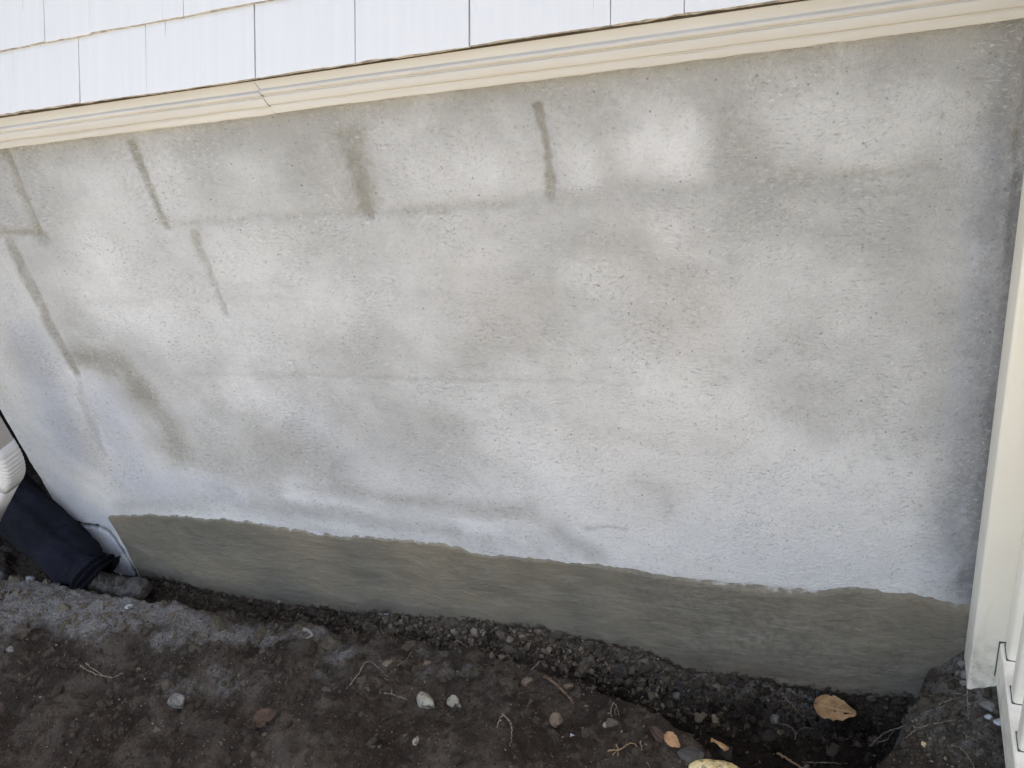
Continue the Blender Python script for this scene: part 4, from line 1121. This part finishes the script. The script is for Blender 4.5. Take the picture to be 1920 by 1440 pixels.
# ------------------------------------------------------------------ the person at the left, one leg reaching into view
DENIM = make_cloth('navy_cloth', (.004, .005, .011), (.009, .0115, .023))
JACKET = make_cloth('black_cloth', (.010, .010, .012), (.02, .02, .023))
SKIN = make_plain('skin', (.42, .27, .20), .08, 30, .55, .4)
HAIR = make_plain('dark_hair', (.025, .018, .014), .3, 60, .7)
def make_shoe():
    t = NT('dusty_worn_leather')
    n1, n2 = t.noise(38, 5, .7), t.noise(170, 4, .65)
    c = t.mix(t.ramp(n1, .40, .62), (.030, .027, .024), (.105, .098, .088))
    c = t.mix(t.ramp(n2, .55, .72, 0, .5), c, (.15, .14, .125))
    return t.done(c, .8, t.bump(t.math('ADD', n1, n2), .7, .003), .25)
SHOE = make_shoe()
SOLE = make_plain('dirty_rubber_sole', (.06, .055, .048), .4, 60, .85, .2, .001, 120)
TOE = make_plain('scuffed_toe_cap', (.072, .070, .067), .5, 45, .75, .3, .002, 120)
person = empty('person', (-2.9, -.3, 0), label='person in navy trousers and grey work shoe reaching a leg past the wall corner', category='person')
PO = Vector((-2.9, -.3, 0))
def rel(p): return tuple(Vector(p) - PO)
def skin_mesh(name, joints, bones, mat, parent, sub=2):
    idx = {k: i for i, k in enumerate(joints)}
    me = bpy.data.meshes.new(name)
    me.from_pydata([rel(joints[k][0]) for k in joints], [(idx[a], idx[b]) for a, b in bones], [])
    o = bpy.data.objects.new(name, me); link(o, parent)
    o.modifiers.new('skin', 'SKIN')
    for k, i in idx.items():
        r_ = joints[k][1]; sv = me.skin_vertices[0].data[i]
        sv.radius = r_ if isinstance(r_, tuple) else (r_, r_); sv.use_root = (i == 0)
    s = o.modifiers.new('sub', 'SUBSURF'); s.levels = sub; s.render_levels = sub
    o.modifiers['skin'].use_smooth_shade = True
    me.materials.append(mat)
    return o
HIP_R, KNEE_R, ANK_R = (-2.88, -.20, .93), (-2.64, -.055, .54), (-2.26, -.10, .085)
HIP_L, KNEE_L, ANK_L = (-3.04, -.35, .93), (-3.20, -.40, .50), (-3.30, -.46, .10)
J = {'pelvis': ((-2.95, -.31, .98), .12), 'hipR': (HIP_R, .085), 'kneeR': (KNEE_R, .055), 'ankR': (ANK_R, .040), 'hipL': (HIP_L, .085), 'kneeL': (KNEE_L, .055), 'ankL': (ANK_L, .040),
     'waist': ((-2.97, -.30, 1.14), (.13, .10)), 'chest': ((-2.99, -.27, 1.34), (.15, .11)), 'neck0': ((-3.0, -.24, 1.49), .065), 'neck1': ((-3.0, -.225, 1.56), .052),
     'jaw': ((-3.0, -.205, 1.62), .068), 'skull': ((-3.0, -.215, 1.70), .085), 'crown': ((-3.0, -.225, 1.76), .06),
     'shR': ((-2.82, -.25, 1.42), .06), 'elR': ((-2.72, -.12, 1.20), .042), 'wrR': ((-2.82, .0 - .03, 1.02), .028), 'shL': ((-3.18, -.27, 1.42), .06), 'elL': ((-3.28, -.16, 1.20), .042), 'wrL': ((-3.18, -.04, 1.04), .028)}
B = [('pelvis', 'hipR'), ('hipR', 'kneeR'), ('kneeR', 'ankR'), ('pelvis', 'hipL'), ('hipL', 'kneeL'), ('kneeL', 'ankL'), ('pelvis', 'waist'), ('waist', 'chest'), ('chest', 'neck0'), ('neck0', 'neck1'), ('neck1', 'jaw'), ('jaw', 'skull'), ('skull', 'crown'),
     ('chest', 'shR'), ('shR', 'elR'), ('elR', 'wrR'), ('chest', 'shL'), ('shL', 'elL'), ('elL', 'wrL')]
for s, wr, fx in (('R', (-2.82, -.03, 1.02), -1), ('L', (-3.18, -.04, 1.04), 1)):
    w = np.array(wr); palm = w + (.02 * fx, .055, -.03)
    J['palm' + s] = (tuple(palm), (.036, .018)); B.append(('wr' + s, 'palm' + s))
    for q, (dx, L) in enumerate([(-.030, .062), (-.010, .074), (.010, .070), (.029, .054)]):
        b = palm + (dx, .028, -.004); m = b + (dx * .2, L * .5, -.010); e = m + (0, L * .38, -.026)
        for nm, p, rr_ in (('a', b, .0095), ('b', m, .009), ('c', e, .008)): J['f%s%d%s' % (s, q, nm)] = (tuple(p), rr_)
        B += [('palm' + s, 'f%s%da' % (s, q)), ('f%s%da' % (s, q), 'f%s%db' % (s, q)), ('f%s%db' % (s, q), 'f%s%dc' % (s, q))]
    b = w + (.045 * fx, .035, -.012); e = b + (.022 * fx, .038, -.014)
    J['th' + s + 'a'] = (tuple(b), .011); J['th' + s + 'b'] = (tuple(e), .009); B += [('wr' + s, 'th' + s + 'a'), ('th' + s + 'a', 'th' + s + 'b')]
skin_mesh('body', J, B, SKIN, person)
# hair, eyes, nose, ears
def part_blob(name, c, dims, mat, seed, rough=.05, par=person):
    V = ICO[3][0] * (1 + rough * fbm(ICO[3][0][:, 0] * 3 + seed, ICO[3][0][:, 1] * 3 + ICO[3][0][:, 2], 3, seed))[:, None] * np.array(dims)
    return fast_mesh(name, V + np.array(rel(c)), ICO[3][1], mat, par, True)
part_blob('hair', (-3.0, -.245, 1.735), (.093, .092, .085), HAIR, 3, .12)
part_blob('nose', (-3.0, -.118, 1.665), (.013, .018, .022), SKIN, 4)
for sx in (-1, 1):
    part_blob('eye', (-3.0 + sx * .032, -.137, 1.695), (.012, .008, .009), make_plain('eye', (.6, .6, .58), .05, 10, .3), 5, .0)
    part_blob('ear', (-3.0 + sx * .088, -.215, 1.675), (.010, .020, .032), SKIN, 6)
part_blob('mouth', (-3.0, -.134, 1.625), (.026, .008, .007), make_plain('lips', (.36, .17, .14), .05, 10, .5), 7, .0)

def cloth_tube(P, R, seed, folds=.012, sides=72, rings=140, flat=None):
    S = spline(P, rings)
    Rr = np.interp(np.linspace(0, 1, rings), np.linspace(0, 1, len(R)), R)
    V, F = tube_vf(S, [1.0] * rings, sides)
    V = np.array([tuple(v) for v in V]).reshape(rings, sides, 3); C = np.array(S)[:, None, :]
    D = V - C
    u = np.linspace(0, 1, rings)[:, None]; th = np.linspace(0, 2 * math.pi, sides, endpoint=False)[None, :]
    ct, st_ = np.cos(th), np.sin(th)
    ridge = 1 - 2.6 * np.abs(fbm(u * 6.5 + 1.3 * ct + 2.0 * st_, st_ * 1.1 - u * 2.2, 2, seed + 11))
    wr = folds * (.9 * np.clip(ridge, -1, 1) + 1.0 * fbm(u * 9 + ct * 1.4, st_ * 1.4 + u * 3, 3, seed) + .8 * np.sin(u * 34 + ct * 2.2 + 3 * fbm(u * 4 + ct, st_, 2, seed + 5)) * smooth(.55, .95, u)
                  + 1.3 * smooth(.84, .95, u) * np.sin(u * 120 + ct * 2.0 + 4 * fbm(u * 5 + ct * .8, st_ * .8, 2, seed + 9))
                  + .5 * np.sin(u * 15 + st_ * 2.5 + 2 * fbm(u * 3 + st_, ct, 2, seed + 7)))
    V = C + D * (Rr[:, None] + wr)[:, :, None]
    if flat: V[:, :, 1] = C[:, :, 1] + (V[:, :, 1] - C[:, :, 1]) * flat
    return V.reshape(-1, 3), np.array([f for f in F if len(f) == 4])
def cloth_obj(name, tubes, mat, parent):
    VV, FF, off = [], [], 0
    for V, F in tubes:
        VV.append(V - np.array(PO)); FF.append(F + off); off += len(V)
    o = fast_mesh(name, np.concatenate(VV), np.concatenate(FF), mat, parent, True)
    s = o.modifiers.new('thick', 'SOLIDIFY'); s.thickness = .002
    return o
cloth_obj('trousers', [cloth_tube([(-2.93, -.28, 1.04), HIP_R, (-2.72, -.12, .72), KNEE_R, (-2.46, -.055, .30), (-2.345, -.070, .165), (-2.285, -.076, .100), (-2.245, -.080, .058)], [.10, .12, .116, .112, .108, .098, .088, .092], 7, .013, flat=.72),
                       cloth_tube([(-2.97, -.315, 1.04), HIP_L, (-3.13, -.38, .70), KNEE_L, (-3.25, -.43, .30), (-3.29, -.455, .13), (-3.30, -.46, .06)], [.10, .12, .112, .10, .09, .085, .092], 17)], DENIM, person)
cloth_obj('jacket', [cloth_tube([(-2.95, -.31, .93), (-2.96, -.30, 1.10), (-2.99, -.275, 1.33), (-3.0, -.25, 1.46), (-3.0, -.235, 1.52)], [.165, .165, .185, .12, .065], 27, .008),
                     cloth_tube([(-2.86, -.255, 1.43), (-2.80, -.235, 1.38), (-2.72, -.12, 1.20), (-2.80, -.045, 1.05)], [.075, .075, .062, .045], 37, .006),
                     cloth_tube([(-3.14, -.27, 1.43), (-3.20, -.255, 1.38), (-3.28, -.16, 1.20), (-3.20, -.055, 1.07)], [.075, .075, .062, .045], 47, .006)], JACKET, person)

def shoe(heel, toe, z0, z1, label=None):
    heel, toe = np.array(heel), np.array(toe)
    L = np.linalg.norm(toe - heel); d = (toe - heel) / L; nrm = np.array((-d[1], d[0]))
    ns, nk = 40, 22
    half = lambda s: .5 * np.interp(s, [0, .03, .1, .25, .45, .65, .8, .92, .975, 1.0], [.010, .052, .064, .066, .070, .088, .094, .080, .052, .003])
    hh = lambda s: np.interp(s, [0, .05, .15, .3, .42, .55, .7, .85, .94, 1.0], [.050, .085, .100, .098, .086, .062, .046, .038, .030, .006])
    lift = lambda s: .016 * max(0, s - .75) / .25
    def pos(s, a, b):
        c = heel + d * L * s + nrm * a
        return (c[0] - PO[0], c[1] - PO[1], z0 + (z1 - z0) * s + lift(s) + b)
    V, F = [], []
    for i in range(ns):
        s = i / (ns - 1)
        for k in range(nk):
            t = math.pi * k / (nk - 1)
            ca, sa = math.cos(t), math.sin(t)
            a = half(s) * math.copysign(abs(ca) ** .62, ca); b = .018 + hh(s) * sa ** .75
            if .30 < s < .62 and abs(ca) < .45: b += .0035 * math.sin(s * 95)      # laced tongue
            V.append(pos(s, a * (1 - .12 * sa), b))
    for i in range(ns - 1):
        for k in range(nk - 1):
            a = i * nk + k; F.append((a, a + 1, a + nk + 1, a + nk))
    up_ = mesh_obj('shoe', V, F, SHOE, person, True)
    if label: up_['label'] = label
    sm = up_.modifiers.new('thick', 'SOLIDIFY'); sm.thickness = .002
    # sole: welted slab with a groove
    V, F = [], []
    prof = [(.0, 0.0), (1.06, .000), (1.10, .006), (1.06, .011), (1.11, .016), (1.09, .022), (.90, .0235)]
    side = [(i / (ns - 1), 1) for i in range(ns)] + [(i / (ns - 1), -1) for i in range(ns - 1, -1, -1)]
    m = len(prof)
    for s, sg in side:
        ext = .006 if s > .97 else (-.004 if s < .03 else 0)
        for a, b in prof: V.append(pos(s + ext * min(a, 1), sg * half(s) * a, b))
    n = len(side)
    for i in range(n):
        for k in range(m - 1):
            a, c = i * m + k, ((i + 1) % n) * m + k
            F.append((a, c, c + 1, a + 1))
    mesh_obj('sole', V, F, SOLE, up_, True)
    # toe cap, just proud of the upper
    V, F = [], []
    for i in range(12):
        s = .76 + .22 * i / 11
        for k in range(nk):
            t = math.pi * (.08 + .84 * k / (nk - 1)); ca, sa = math.cos(t), math.sin(t)
            V.append(pos(s, (half(s) + .0018) * math.copysign(abs(ca) ** .62, ca) * (1 - .12 * sa), .018 + (hh(s) + .0022) * sa ** .75))
    for i in range(11):
        for k in range(nk - 1):
            a = i * nk + k; F.append((a, a + 1, a + nk + 1, a + nk))
    tc = mesh_obj('toe_cap', V, F, TOE, up_, True)
    for q in range(4):
        s = .40 + .075 * q
        S = [pos(s + .02 * math.sin(j), (j / 7 * 2 - 1) * half(s) * .62, .020 + hh(s) * (1 - .35 * (j / 7 * 2 - 1) ** 2) + .004) for j in range(8)]
        v, f = tube_vf(S, [.0026] * 8, 6)
        mesh_obj('lace', v, f, TOE, up_, True)
shoe((-2.345, -.105), (-2.050, -.080), -.004, .004, 'scuffed grey work shoe')
shoe((-3.31, -.50), (-3.24, -.235), .045, .045)
